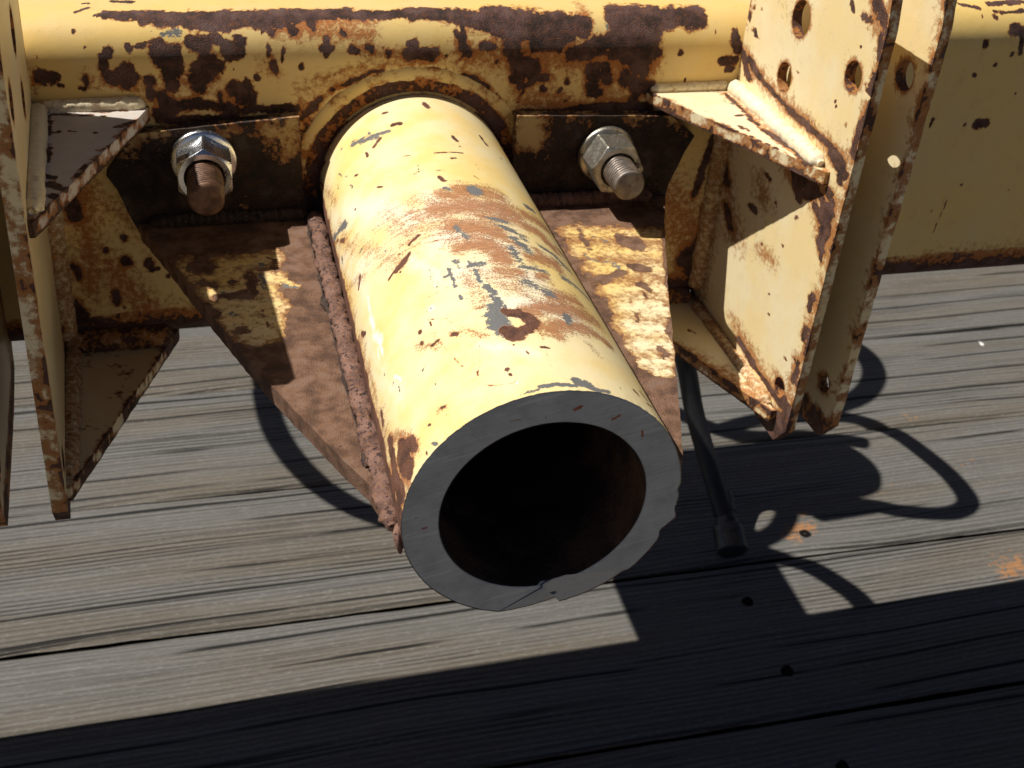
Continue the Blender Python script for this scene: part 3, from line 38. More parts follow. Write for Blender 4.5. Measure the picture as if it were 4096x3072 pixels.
"lugA": [(0.2012,0.2985,0.0774,0.2012,0.2843,0.0667,0.00198,0,1),(0.2012,0.2875,0.0767,0.2012,0.2724,0.0721,0.00218,0,1),(0.2012,0.2872,0.0947,0.2012,0.2841,0.0914,0.0015,0,1),(0.2012,0.2908,0.093,0.2012,0.2908,0.093,0.00086,0,1),(0.2012,0.294,0.1059,0.2012,0.294,0.1059,0.00085,0,1),(0.2012,0.2848,0.1081,0.2012,0.2848,0.1081,0.00084,0,1),(0.2012,0.2985,0.1014,0.2012,0.2972,0.0986,0.00108,0,1),(0.2012,0.2708,0.0715,0.2012,0.2312,0.0679,0.0015,0,1),(0.2012,0.2312,0.0679,0.2012,0.1953,0.0675,0.00184,0,1),(0.2012,0.1953,0.0675,0.2012,0.176,0.0664,0.00156,0,1),(0.2012,0.1849,0.0911,0.2012,0.1819,0.0869,0.00057,0,1),(0.2012,0.1699,0.0833,0.2012,0.1699,0.0833,0.00084,0,1),(0.2012,0.1734,0.1218,0.2012,0.1734,0.1218,0.00072,0,1),(0.2012,0.1905,0.1387,0.2012,0.1885,0.1352,0.00081,0,1),(0.2012,0.1755,0.136,0.2012,0.1697,0.1369,0.00133,0,1),(0.2012,0.1675,0.1449,0.2012,0.1593,0.1388,0.00226,0,1),(0.2012,0.1582,0.1331,0.2012,0.1559,0.1216,0.00104,0,1),(0.2012,0.1563,0.1134,0.2012,0.1547,0.1048,0.00141,0,1),(0.2012,0.1494,0.1031,0.2012,0.1569,0.0871,0.00124,0,1),(0.2012,0.1577,0.0849,0.2012,0.1569,0.0716,0.0011,0,1),(0.2012,0.1735,0.0654,0.2012,0.1609,0.0598,0.00323,0,1),(0.2012,0.1633,0.0567,0.2012,0.1621,0.0542,0.00189,0,1),(0.2012,0.1821,0.0396,0.2012,0.1777,0.0395,0.00197,0,1),(0.2012,0.17,0.0453,0.2012,0.1663,0.0418,0.00193,0,1),(0.2012,0.1805,0.0317,0.2012,0.1727,0.029,0.00198,0,1),(0.2012,0.1676,0.0359,0.2012,0.1655,0.0228,0.00291,0,1),(0.2012,0.1668,0.0211,0.2012,0.1647,0.0122,0.00157,0,1),(0.2012,0.2028,0.0366,0.2012,0.1949,0.0391,0.00244,0,1),(0.2012,0.211,0.0394,0.2012,0.1994,0.0293,0.00246,0,1),(0.2012,0.192,0.0328,0.2012,0.1829,0.0414,0.00221,0,1),(0.2012,0.1946,0.0165,0.2012,0.1946,0.0165,0.00102,0,1),(0.2012,0.186,0.0129,0.2012,0.186,0.0129,0.00071,0,1),(0.2012,0.2273,-0.0165,0.2012,0.2273,-0.0165,0.00077,0,1),(0.2012,0.2043,-0.005,0.2012,0.2043,-0.005,0.00074,0,1),(0.2012,0.163,0.0086,0.2012,0.163,0.0086,0.00089,0,1),(0.2012,0.2994,0.0075,0.2012,0.2889,-0.0029,0.0028,0,1),(0.2012,0.3355,0.0048,0.2012,0.3199,-0.017,0.00292,0,1),(0.2012,0.2825,-0.0177,0.2012,0.2726,-0.0269,0.00234,0,1),(0.2012,0.223,0.0135,0.2012,0.2201,0.0125,0.00053,0,1),(0.2012,0.252,-0.0029,0.2012,0.2445,-0.0017,0.00156,0,1),(0.2012,0.24,0.023,0.2012,0.2349,0.023,0.00108,0,1),(0.2012,0.2477,0.0702,0.2012,0.2477,0.0702,0.00063,0,1),(0.2012,0.2287,0.0897,0.2012,0.2287,0.0897,0.0008,0,1),(0.2012,0.1638,0.0102,0.2012,0.1617,0.008,0.00099,0,1),(0.2012,0.1613,-0.0135,0.2012,0.1613,-0.0229,0.00121,0,1),(0.2012,0.1604,-0.0344,0.2012,0.16,-0.0427,0.00144,0,1),(0.2012,0.159,-0.0571,0.2012,0.1599,-0.0705,0.00126,0,1),(0.2012,0.2285,-0.0878,0.2012,0.21,-0.091,0.00233,0,1),(0.2012,0.21,-0.091,0.2012,0.1907,-0.0916,0.0016,0,1),(0.2012,0.1907,-0.0916,0.2012,0.167,-0.0926,0.00179,0,1),(0.2012,0.1641,-0.0878,0.2012,0.1572,-0.0922,0.0026,0,1),(0.2012,0.1618,-0.1093,0.2012,0.1585,-0.1,0.00374,0,1),(0.2012,0.1657,-0.1178,0.2012,0.1576,-0.1075,0.00267,0,1),(0.2012,0.2038,-0.0511,0.2012,0.2038,-0.0511,0.00088,0,1),(0.2012,0.1738,-0.0643,0.2012,0.1738,-0.0643,0.00086,0,1),(0.2012,0.1633,-0.058,0.2012,0.1633,-0.058,0.00084,0,1),(0.2012,0.2068,-0.0388,0.2012,0.2068,-0.0388,0.00066,0,1),(0.2012,0.2077,-0.0483,0.2012,0.2077,-0.0483,0.00055,0,1),(0.2012,0.2957,0.0772,0.2012,0.2675,0.0727,0.00395,1,0.9),(0.2012,0.2697,0.0719,0.2012,0.176,0.0664,0.0047,1,0.9),(0.2012,0.179,0.0641,0.2012,0.1597,0.0694,0.00384,1,0.9),(0.2012,0.179,0.0422,0.2012,0.1564,0.0424,0.00588,1,0.9),(0.2012,0.1745,0.0281,0.2012,0.1609,0.0131,0.00355,1,0.9),(0.2012,0.1668,0.1434,0.2012,0.1616,0.1329,0.00348,1,0.9),(0.2012,0.2451,0.0172,0.2012,0.2385,0.0084,0.00544,1,0.9),(0.2012,0.2164,0.0359,0.2012,0.1863,0.0441,0.00517,1,0.9),(0.2012,0.2984,0.0054,0.2012,0.2655,-0.0298,0.00701,1,0.9),(0.2012,0.2785,0.0743,0.2012,0.2337,0.0733,0.00863,1,0.4),(0.2012,0.2607,-0.0146,0.2012,0.2274,-0.0163,0.00683,1,0.4),(0.2012,0.2429,-0.0816,0.2012,0.2129,-0.0846,0.00471,1,0.9),(0.2012,0.215,-0.086,0.2012,0.1712,-0.0889,0.00459,1,0.9),(0.2012,0.1778,-0.0801,0.2012,0.1674,-0.0916,0.00328,1,0.9),(0.2012,0.1666,-0.1101,0.2012,0.1572,-0.0922,0.00487,1,0.9),(0.2012,0.1599,-0.0551,0.2012,0.1618,-0.0822,0.00272,1,0.9),(0.2012,0.1591,-0.0088,0.2012,0.1582,-0.0391,0.002,1,0.9),(0.2012,0.225,-0.0215,0.2012,0.2158,-0.019,0.0044,1,0.9),(0.2012,0.1541,0.0077,0.2012,0.1573,-0.041,0.00294,1,0.8),(0.2012,0.2534,0.1159,0.2012,0.2391,0.1143,0.00604,1,0.5),(0.2012,0.179,0.1091,0.2012,0.1694,0.105,0.00459,1,0.5)],
"topgR": [(0.1907,0.2894,0.055,0.1893,0.2486,0.055,0.00111,0,1),(0.1893,0.2486,0.055,0.1887,0.2323,0.055,0.00147,0,1),(0.1897,0.2296,0.055,0.1943,0.2109,0.055,0.00247,0,1),(0.1943,0.2109,0.055,0.1978,0.1956,0.055,0.00282,0,1),(0.1937,0.1961,0.055,0.1974,0.186,0.055,0.00197,0,1),(0.169,0.3036,0.055,0.1794,0.3027,0.055,0.00112,0,1),(0.1829,0.2548,0.055,0.1851,0.2546,0.055,0.00085,0,1),(0.1901,0.2403,0.055,0.1901,0.2403,0.055,0.00083,0,1),(0.1664,0.2648,0.055,0.1664,0.2648,0.055,0.00128,0,1),(0.1494,0.2989,0.055,0.1597,0.3012,0.055,0.00077,0,1),(0.1426,0.2995,0.055,0.1543,0.2659,0.055,0.00077,0,1),(0.1543,0.2659,0.055,0.1778,0.2229,0.055,0.00085,0,1),(0.1778,0.2229,0.055,0.1886,0.1991,0.055,0.00081,0,1),(0.1781,0.2387,0.055,0.1801,0.2332,0.055,0.00104,0,1),(0.1597,0.3043,0.055,0.1932,0.2953,0.055,0.00267,1,0.8),(0.1907,0.2894,0.055,0.1943,0.2109,0.055,0.00376,1,0.8),(0.1913,0.2138,0.055,0.1953,0.1863,0.055,0.00343,1,0.8),(0.2088,0.2044,0.055,0.2025,0.1855,0.055,0.00181,2,1),(0.1851,0.2546,0.055,0.1873,0.2544,0.055,0.00064,2,1),(0.1857,0.2777,0.055,0.1878,0.2716,0.055,0.00109,2,1),(0.1609,0.2858,0.055,0.1654,0.2824,0.055,0.00262,3,0.8)],
"topgL": [(-0.1978,0.2894,0.055,-0.1968,0.2649,0.055,0.00123,0,1),(-0.1924,0.2673,0.055,-0.1924,0.2673,0.055,0.00131,0,1),(-0.1868,0.2681,0.055,-0.1842,0.2671,0.055,0.00087,0,1),(-0.1735,0.2647,0.055,-0.1735,0.2647,0.055,0.00076,0,1),(-0.1775,0.255,0.055,-0.1775,0.255,0.055,0.00043,0,1),(-0.1951,0.2511,0.055,-0.1939,0.2302,0.055,0.00138,0,1),(-0.1929,0.2128,0.055,-0.1884,0.2099,0.055,0.00131,0,1),(-0.1906,0.2031,0.055,-0.1871,0.2004,0.055,0.00198,0,1),(-0.1891,0.1903,0.055,-0.1867,0.1889,0.055,0.00175,0,1),(-0.1647,0.2717,0.055,-0.1615,0.2728,0.055,0.00077,0,1),(-0.1641,0.2575,0.055,-0.1641,0.2575,0.055,0.00076,0,1),(-0.1648,0.2507,0.055,-0.1648,0.2507,0.055,0.00054,0,1),(-0.1704,0.2405,0.055,-0.169,0.243,0.055,0.00127,0,1),(-0.1721,0.2342,0.055,-0.1721,0.2342,0.055,0.00073,0,1),(-0.1771,0.2196,0.055,-0.175,0.2243,0.055,0.00153,0,1),(-0.1803,0.209,0.055,-0.1786,0.2124,0.055,0.00131,0,1),(-0.1842,0.1977,0.055,-0.1824,0.1987,0.055,0.00099,0,1),(-0.1924,0.1765,0.055,-0.1903,0.173,0.055,0.00076,0,1),(-0.1894,0.1826,0.055,-0.1894,0.1826,0.055,0.00096,0,1),(-0.1676,0.2442,0.055,-0.1652,0.248,0.055,0.00053,0,1),(-0.1808,0.2969,0.055,-0.1699,0.2944,0.055,0.00137,0,1),(-0.1699,0.2944,0.055,-0.1591,0.295,0.055,0.00137,0,1),(-0.197,0.2923,0.055,-0.1696,0.2868,0.055,0.00079,0,1),(-0.1595,0.2741,0.055,-0.1564,0.2767,0.055,0.00111,0,1)],
"lowg": [(0.1916,0.1841,-0.101,0.1935,0.1723,-0.101,0.00179,0,1),(0.1929,0.1897,-0.101,0.19,0.1805,-0.101,0.00157,0,1),(0.1927,0.1706,-0.101,0.1976,0.1605,-0.101,0.00198,0,1),(0.1654,0.2435,-0.101,0.1706,0.2406,-0.101,0.00189,0,1),(0.1619,0.2312,-0.101,0.1775,0.2142,-0.101,0.00233,0,1),(0.1775,0.2142,-0.101,0.185,0.1969,-0.101,0.0023,0,1),(0.185,0.1969,-0.101,0.1892,0.1787,-0.101,0.00226,0,1),(0.1666,0.2434,-0.101,0.1911,0.1939,-0.101,0.00592,1,0.9),(0.186,0.2108,-0.101,0.194,0.1895,-0.101,0.00575,1,0.9),(0.1912,0.1861,-0.101,0.1956,0.1664,-0.101,0.00336,1,0.9),(0.1801,0.2682,-0.101,0.188,0.2489,-0.101,0.00171,0,1)],
"lugL": [(-0.205,0.155,0.005,-0.2046,0.155,-0.0051,0.00107,0,1),(-0.2046,0.155,-0.0051,-0.2047,0.155,-0.0097,0.00092,0,1),(-0.2054,0.155,-0.0305,-0.203,0.155,-0.0338,0.00079,0,1),(-0.2055,0.155,-0.0354,-0.2066,0.155,-0.0637,0.00318,0,1),(-0.2066,0.155,-0.0637,-0.2099,0.155,-0.1069,0.00361,0,1),(-0.2032,0.155,0.0285,-0.2031,0.155,0.0251,0.00052,0,1),(-0.2061,0.155,-0.0218,-0.2061,0.155,-0.0256,0.00047,0,1)],
"deck": [(0.4757,0.5088,-0.547,0.5021,0.5072,-0.547,0.00536,1,1),(0.4953,0.5303,-0.547,0.5059,0.5284,-0.547,0.00294,1,1),(0.462,0.4991,-0.547,0.4758,0.4906,-0.547,0.00409,1,1),(0.7222,0.6926,-0.547,0.7527,0.6714,-0.547,0.00813,1,0.55),(0.7045,0.5883,-0.547,0.7625,0.5783,-0.547,0.00675,1,0.55),(0.6049,0.55,-0.547,0.6359,0.5615,-0.547,0.00519,1,0.55),(0.7298,0.5247,-0.547,0.7945,0.5269,-0.547,0.00305,1,0.55),(0.4306,0.5387,-0.547,0.4699,0.5349,-0.547,0.00208,1,0.55),(0.7887,0.6857,-0.547,0.7887,0.6857,-0.547,0.00193,1,0.55),(0.6821,0.4004,-0.547,0.7111,0.4061,-0.547,0.01126,1,0.9),(0.4793,0.5033,-0.547,0.4793,0.5033,-0.547,0.00226,0,1),(0.936,0.8287,-0.547,0.936,0.8287,-0.547,0.00339,3,1)],
"face": [(0.0084,0,0.0474,0.0107,0,0.0486,0.00082,0,1),(0.0361,0,0.0335,0.0367,0,0.0315,0.00073,0,1),(0.0234,0,0.0412,0.0258,0,0.0424,0.0006,0,1),(0.0276,0,0.0323,0.0276,0,0.0323,0.00055,0,1),(-0.0486,0,-0.0025,-0.0474,0,-0.0019,0.00049,0,1),(-0.0511,0,0.0032,-0.0511,0,0.0032,0.00042,0,1),(-0.003,0,0.0452,-0.003,0,0.0452,0.00035,0,1),(-0.0163,0,0.0453,-0.0127,0,0.0456,0.00029,0,1)],
}

# ------------------------------------------------------------------ node helper and materials
class NT:
    def __init__(s, name):
        s.m = bpy.data.materials.new(name); s.m.use_nodes = True
        s.t = s.m.node_tree; s.n = s.t.nodes; s.l = s.t.links
        s.b = s.n['Principled BSDF']; s.co = s.n.new('ShaderNodeTexCoord').outputs['Object']
    def put(s, sock, v):
        if hasattr(v, 'is_linked') or hasattr(v, 'links'): s.l.new(v, sock)
        else: sock.default_value = v
    def math(s, op, a, b=0.0, c=0.0, clamp=False):
        n = s.n.new('ShaderNodeMath'); n.operation = op; n.use_clamp = clamp
        s.put(n.inputs[0], a); s.put(n.inputs[1], b)
        if op in ('MULTIPLY_ADD',): s.put(n.inputs[2], c)
        return n.outputs[0]
    def vmul(s, v, k):
        n = s.n.new('ShaderNodeVectorMath'); n.operation = 'MULTIPLY'; s.put(n.inputs[0], v); s.put(n.inputs[1], k); return n.outputs[0]
    def vadd(s, v, k):
        n = s.n.new('ShaderNodeVectorMath'); n.operation = 'ADD'; s.put(n.inputs[0], v); s.put(n.inputs[1], k); return n.outputs[0]
    def noise(s, sc, det=4.0, rough=0.55, vec=None, dist=0.0):
        n = s.n.new('ShaderNodeTexNoise'); n.inputs['Scale'].default_value = sc; n.inputs['Detail'].default_value = det
        n.inputs['Roughness'].default_value = rough; n.inputs['Distortion'].default_value = dist
        s.l.new(vec if vec is not None else s.co, n.inputs['Vector']); return n.outputs['Fac']
    def step(s, v, lo, hi, a=0.0, b=1.0):
        n = s.n.new('ShaderNodeMapRange'); n.interpolation_type = 'SMOOTHSTEP'
        s.put(n.inputs[0], v); n.inputs[1].default_value = lo; n.inputs[2].default_value = hi
        n.inputs[3].default_value = a; n.inputs[4].default_value = b; return n.outputs[0]
    def mix(s, f, a, b, mode='MIX'):
        n = s.n.new('ShaderNodeMix'); n.data_type = 'RGBA'; n.blend_type = mode
        s.put(n.inputs[0], f)
        for k, v in ((6, a), (7, b)):
            if isinstance(v, tuple): n.inputs[k].default_value = (*v[:3], 1)
            else: s.l.new(v, n.inputs[k])
        return n.outputs[2]
    def attr(s, name='wear'):
        a = s.n.new('ShaderNodeAttribute'); a.attribute_name = name
        sp = s.n.new('ShaderNodeSeparateColor'); s.l.new(a.outputs['Color'], sp.inputs[0])
        return sp.outputs[0], sp.outputs[1], sp.outputs[2], a.outputs['Alpha']
    def bump(s, h, dist, strength=1.0, nrm=None):
        n = s.n.new('ShaderNodeBump'); n.inputs['Distance'].default_value = dist; n.inputs['Strength'].default_value = strength
        s.l.new(h, n.inputs['Height'])
        if nrm is not None: s.l.new(nrm, n.inputs['Normal'])
        return n.outputs[0]
    def out(s, color, rough, metal=0.0, nrm=None, spec=0.5):
        s.put(s.b.inputs['Base Color'], color if not isinstance(color, tuple) else (*color[:3], 1))
        s.put(s.b.inputs['Roughness'], rough); s.put(s.b.inputs['Metallic'], metal)
        s.b.inputs['Specular IOR Level'].default_value = spec
        if nrm is not None: s.l.new(nrm, s.b.inputs['Normal'])
        return s.m

def worn_paint(name, base, base2, chalk, rust_d, rust_m, orange, streak=(1, 1, 1), axis=None, speck=0.72, amp=1.0, grime=0.5, grey=(0.100, 0.098, 0.094), rough=0.42, fleck=0.15, fine=0.5, sk=1.5):
    t = NT(name); R, G, B, A = t.attr()
    sv = t.vmul(t.co, streak)
    if axis is not None:                                   # wear runs round the pipe: unrolled coordinates
        sx = t.n.new('ShaderNodeSeparateXYZ'); t.l.new(t.co, sx.inputs[0])
        an = t.math('ARCTAN2', sx.outputs[0], t.math('SUBTRACT', sx.outputs[2], axis))
        cb = t.n.new('ShaderNodeCombineXYZ'); t.l.new(t.math('MULTIPLY', an, 0.057*0.30), cb.inputs[0])
        t.l.new(t.math('ADD', sx.outputs[1], t.math('MULTIPLY', an, 0.012)), cb.inputs[1]); sv = cb.outputs[0]
    n0 = t.noise(16, 3); n1 = t.noise(95, 6, 0.62); n2 = t.noise(340, 5, 0.6); n3 = t.noise(1300, 3, 0.6)
    ns = t.noise(300, 6, 0.68, sv); ng = t.noise(700, 4, 0.6, sv)
    a = t.math('MULTIPLY_ADD', n1, 0.9*amp, -0.45*amp); b = t.math('MULTIPLY_ADD', n2, 0.75*amp, -0.375*amp)
    ab = t.math('ADD', a, b)
    rab = t.math('ADD', R, ab); chips = t.step(rab, 0.47, 0.53); rim = t.step(rab, 0.30, 0.47)
    sp = t.math('MULTIPLY', t.step(n2, speck, speck+0.03), t.step(n1, 0.42, 0.62))
    chips = t.math('MAXIMUM', chips, sp)
    # orange bleed round chips and in declared stains
    st = t.math('ADD', t.math('ADD', G, t.math('MULTIPLY', R, 0.58)), t.math('ADD', t.math('MULTIPLY_ADD', ns, sk, -sk/2), t.math('MULTIPLY_ADD', n3, fine, -fine/2)))
    st2 = t.math('ADD', t.math('MULTIPLY', sp, 0.3), t.step(st, 0.32, 0.80), clamp=True)
    gr = t.step(t.math('ADD', B, t.math('ADD', t.math('MULTIPLY_ADD', ns, 1.9, -0.95), t.math('MULTIPLY_ADD', n3, 1.0, -0.5))), 0.50, 0.60)
    ch = t.step(t.math('ADD', A, t.math('MULTIPLY_ADD', n1, 0.8, -0.4)), 0.2, 1.0)
    nm = t.noise(45, 5, 0.65)
    p = t.mix(t.step(t.math('ADD', t.math('MULTIPLY', n0, 0.6), t.math('MULTIPLY', nm, 0.4)), 0.40, 0.60), base, base2)
    p = t.mix(ch, p, chalk)
    p = t.mix(t.step(A, 1.15, 1.4), p, (0.86, 0.86, 0.83))
    dirt = t.step(t.math('ADD', t.math('MULTIPLY', n1, 0.6), t.math('MULTIPLY', n3, 0.4)), 0.5, 0.72, 0.0, grime)
    p = t.mix(dirt, p, tuple(c*k for c, k in zip(base, (0.74, 0.66, 0.5))))
    sp2 = t.math('MULTIPLY', t.step(n3, 0.69, 0.73), t.step(n0, 0.45, 0.6))
    p = t.mix(t.math('MULTIPLY', sp2, 0.7), p, orange)
    oc = t.mix(t.step(ng, 0.35, 0.65), orange, tuple(c*0.62 for c in orange))
    c = t.mix(t.math('MULTIPLY', st2, 0.92), p, oc)
    c = t.mix(gr, c, t.mix(n3, grey, tuple(g*1.9 for g in grey)))
    c = t.mix(t.math('MULTIPLY', rim, 0.85), c, tuple(o*0.85 for o in orange))
    rc = t.mix(t.step(n1, 0.36, 0.62), rust_d, rust_m)
    rc = t.mix(t.step(n2, 0.5, 0.75, 0, 0.45), rc, tuple(o*0.55 for o in orange))
    rc = t.mix(t.step(n2, 0.37, 0.29, 0.0, 0.75), rc, tuple(k*0.25 for k in rust_d))
    rc = t.mix(t.math('MULTIPLY', t.step(n3, 0.55, 0.75), 0.3), rc, orange)
    rc = t.mix(t.step(t.math('ADD', n1, t.math('MULTIPLY', n3, 0.35)), 0.72, 0.86, 0.0, fleck), rc, tuple(g*1.8 for g in grey))
    c = t.mix(chips, c, rc)
    ro = t.math('MULTIPLY_ADD', t.math('MAXIMUM', chips, t.math('MAXIMUM', st2, rim)), 0.42, rough, clamp=True)
    ro = t.math('ADD', ro, t.math('MULTIPLY_ADD', n2, 0.16, -0.08))
    h = t.math('ADD', t.math('MULTIPLY', chips, t.math('MULTIPLY_ADD', n3, 1.1, -1.15)), t.math('MULTIPLY', st2, t.math('MULTIPLY', n3, 0.35)))
    h = t.math('ADD', h, t.math('MULTIPLY', n1, 0.35)); h = t.math('ADD', h, t.math('MULTIPLY', n3, 0.10))
    h = t.math('SUBTRACT', h, t.math('MULTIPLY', gr, 0.35))
    return t.out(c, ro, 0.0, t.bump(h, 0.0006, 0.9), 0.45)

RD, RM, OR = (0.026, 0.011, 0.008), (0.085, 0.036, 0.022), (0.43, 0.135, 0.025)
M = {}
M['beam'] = worn_paint('worn_yellow_paint', (0.77, 0.54, 0.18), (0.74, 0.54, 0.22), (0.78, 0.66, 0.40), (0.026, 0.011, 0.007), (0.098, 0.046, 0.036), OR, amp=1.1)
M['pipe'] = worn_paint('scuffed_yellow_paint', (0.82, 0.60, 0.22), (0.81, 0.68, 0.39), (0.82, 0.765, 0.60), (0.07, 0.030, 0.018), (0.15, 0.060, 0.034), (0.40, 0.155, 0.055), axis=0.057, grime=0.25, speck=0.78, amp=0.7, fine=1.7, sk=1.25)
M['lug'] = worn_paint('weathered_cream_paint', (0.78, 0.665, 0.42), (0.77, 0.61, 0.31), (0.80, 0.73, 0.55), RD, (0.11, 0.05, 0.035), (0.42, 0.16, 0.035), speck=0.78, amp=0.9)
M['gusset'] = worn_paint('rusted_plate_paint', (0.74, 0.52, 0.18), (0.74, 0.60, 0.33), (0.79, 0.71, 0.48), (0.078, 0.038, 0.022), (0.195, 0.104, 0.062), (0.32, 0.140, 0.045), speck=0.70, amp=1.15, fleck=0.2)
M['flange'] = worn_paint('grimy_shaded_flange_paint', (0.42, 0.28, 0.10), (0.46, 0.34, 0.15), (0.5, 0.4, 0.2), (0.012, 0.008, 0.006), (0.036, 0.020, 0.013), (0.24, 0.09, 0.025), speck=0.64, amp=1.3)  # rust and grime, taken near black to include the flange's shadow
M['lug_shaded'] = worn_paint('shaded_cream_paint', (0.56, 0.51, 0.46), (0.60, 0.55, 0.48), (0.5, 0.46, 0.42), RD, (0.09, 0.045, 0.03), (0.36, 0.14, 0.035), speck=0.78, amp=0.9)  # cream lug paint greyed down: shade on the upper left gusset as colour

def rust_bead(name, d, m, o):
    t = NT(name); n1 = t.noise(120, 5); n2 = t.noise(500, 5, 0.65); n3 = t.noise(1500, 3)
    c = t.mix(t.step(n1, 0.3, 0.7), d, m); c = t.mix(t.step(n2, 0.50, 0.68, 0, 0.85), c, o)
    pit = t.math('MAXIMUM', t.step(n2, 0.34, 0.40, 1, 0), t.math('MULTIPLY', t.step(t.noise(230, 3), 0.35, 0.40, 1, 0), t.step(n1, 0.45, 0.55))); c = t.mix(t.math('MULTIPLY', pit, 0.85), c, (0.015, 0.011, 0.01))
    c = t.mix(t.step(n3, 0.62, 0.72, 0, 0.55), c, (0.3, 0.28, 0.27))
    h = t.math('ADD', t.math('MULTIPLY', n2, 1.0), t.math('MULTIPLY', pit, -0.9)); h = t.math('ADD', h, t.math('MULTIPLY', n3, 0.3))
    return t.out(c, 0.72, 0.0, t.bump(h, 0.0011, 0.9), 0.4)
M['bead'] = rust_bead('rusty_weld', (0.095, 0.045, 0.031), (0.22, 0.12, 0.09), (0.25, 0.115, 0.05))
M['bead_shaded'] = rust_bead('shaded_rusty_weld', (0.022, 0.013, 0.010), (0.05, 0.028, 0.02), (0.07, 0.035, 0.018))  # darker copy of the rusty weld, shade put into its colours

def cut_steel():
    t = NT('sawn_steel'); R, G, B, A = t.attr()
    sv = t.vmul(t.co, (260, 260, 1900))
    rot = t.n.new('ShaderNodeVectorRotate'); rot.rotation_type = 'Y_AXIS'; rot.inputs['Angle'].default_value = 0.22
    t.l.new(t.co, rot.inputs['Vector'])
    sv = t.vadd(t.vmul(rot.outputs[0], (60, 60, 2300)), t.n.new('ShaderNodeCombineXYZ').outputs[0])
    s1 = t.noise(1.0, 4, 0.6, sv); s2 = t.noise(1.0, 3, 0.5, t.vmul(rot.outputs[0], (25, 25, 600))); n1 = t.noise(60, 4); n3 = t.noise(1600, 2)
    c = t.mix(t.step(s1, 0.35, 0.7), (0.36, 0.388, 0.410), (0.46, 0.49, 0.515))
    c = t.mix(t.step(n1, 0.4, 0.7, 0, 0.6), c, (0.25, 0.268, 0.28))
    c = t.mix(t.step(s2, 0.58, 0.72, 0, 0.5), c, (0.56, 0.585, 0.61))
    c = t.mix(t.step(t.math('ADD', R, t.math('MULTIPLY_ADD', n3, 1.4, -0.7)), 0.42, 0.6), c, (0.26, 0.08, 0.032))
    c = t.mix(t.step(B, 0.3, 0.7), c, (0.42, 0.43, 0.43))
    n4 = t.noise(180, 5, 0.65); c = t.mix(t.step(n4, 0.52, 0.72, 0, 0.5), c, (0.24, 0.256, 0.268))
    c = t.mix(t.step(t.math('ADD', G, t.math('MULTIPLY_ADD', n4, 0.5, -0.25)), 0.4, 0.6), c, (0.035, 0.055, 0.10))
    h = t.math('ADD', t.math('MULTIPLY', s1, 0.6), t.math('MULTIPLY', s2, 1.0))
    return t.out(c, t.step(s1, 0.3, 0.7, 0.40, 0.58), 0.25, t.bump(h, 0.0004, 0.55), 0.5)
M['cut'] = cut_steel()

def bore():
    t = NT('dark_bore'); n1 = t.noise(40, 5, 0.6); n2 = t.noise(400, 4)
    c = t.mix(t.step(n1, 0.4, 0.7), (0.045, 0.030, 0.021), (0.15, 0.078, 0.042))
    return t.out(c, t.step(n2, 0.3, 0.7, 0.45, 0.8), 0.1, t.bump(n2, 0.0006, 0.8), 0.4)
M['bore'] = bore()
M['hole'] = NT('nail_hole').out((0.006, 0.005, 0.005), 0.9, 0.0, None, 0.1)

def metal(name, c1, c2, r1, r2, met=1.0, sc=120, rust=None, bumpd=0.0002):
    t = NT(name); n1 = t.noise(sc, 5, 0.6); n2 = t.noise(900, 4)
    c = t.mix(t.step(n1, 0.35, 0.68), c1, c2)
    k = met
    if rust:
        m = t.step(t.math('ADD', n1, t.math('MULTIPLY', n2, 0.5)), rust[0], rust[0]+0.10); c = t.mix(m, c, rust[1])
        k = t.math('MULTIPLY_ADD', m, -met, met)
    return t.out(c, t.step(n2, 0.3, 0.7, r1, r2), k, t.bump(n2, bumpd, 0.6), 0.5)
M['zinc'] = metal('bright_zinc', (0.74, 0.76, 0.78), (0.58, 0.61, 0.64), 0.20, 0.30, rust=(0.86, (0.07, 0.045, 0.03)), bumpd=0.00005)
M['zinc_dull_shaded'] = metal('dull_shaded_zinc', (0.50, 0.47, 0.40), (0.28, 0.26, 0.22), 0.36, 0.54, rust=(0.80, (0.06, 0.035, 0.022)), bumpd=0.00008)  # dull zinc, darkened further to put the second nut in shade
M['rusty_thread'] = metal('rusty_thread', (0.085, 0.040, 0.022), (0.19, 0.10, 0.058), 0.45, 0.65, 0.2, 200)
M['steel_thread'] = metal('grey_thread', (0.25, 0.215, 0.185), (0.15, 0.115, 0.095), 0.38, 0.55, 0.55, 200)
M['rubber'] = metal('hose_rubber', (0.009, 0.009, 0.010), (0.016, 0.015, 0.015), 0.45, 0.65, 0.0, 60)
M['fitting'] = metal('dull_fitting_steel', (0.045, 0.042, 0.04), (0.10, 0.097, 0.094), 0.35, 0.55, 0.7, 80, (0.86, (0.07, 0.035, 0.02)))

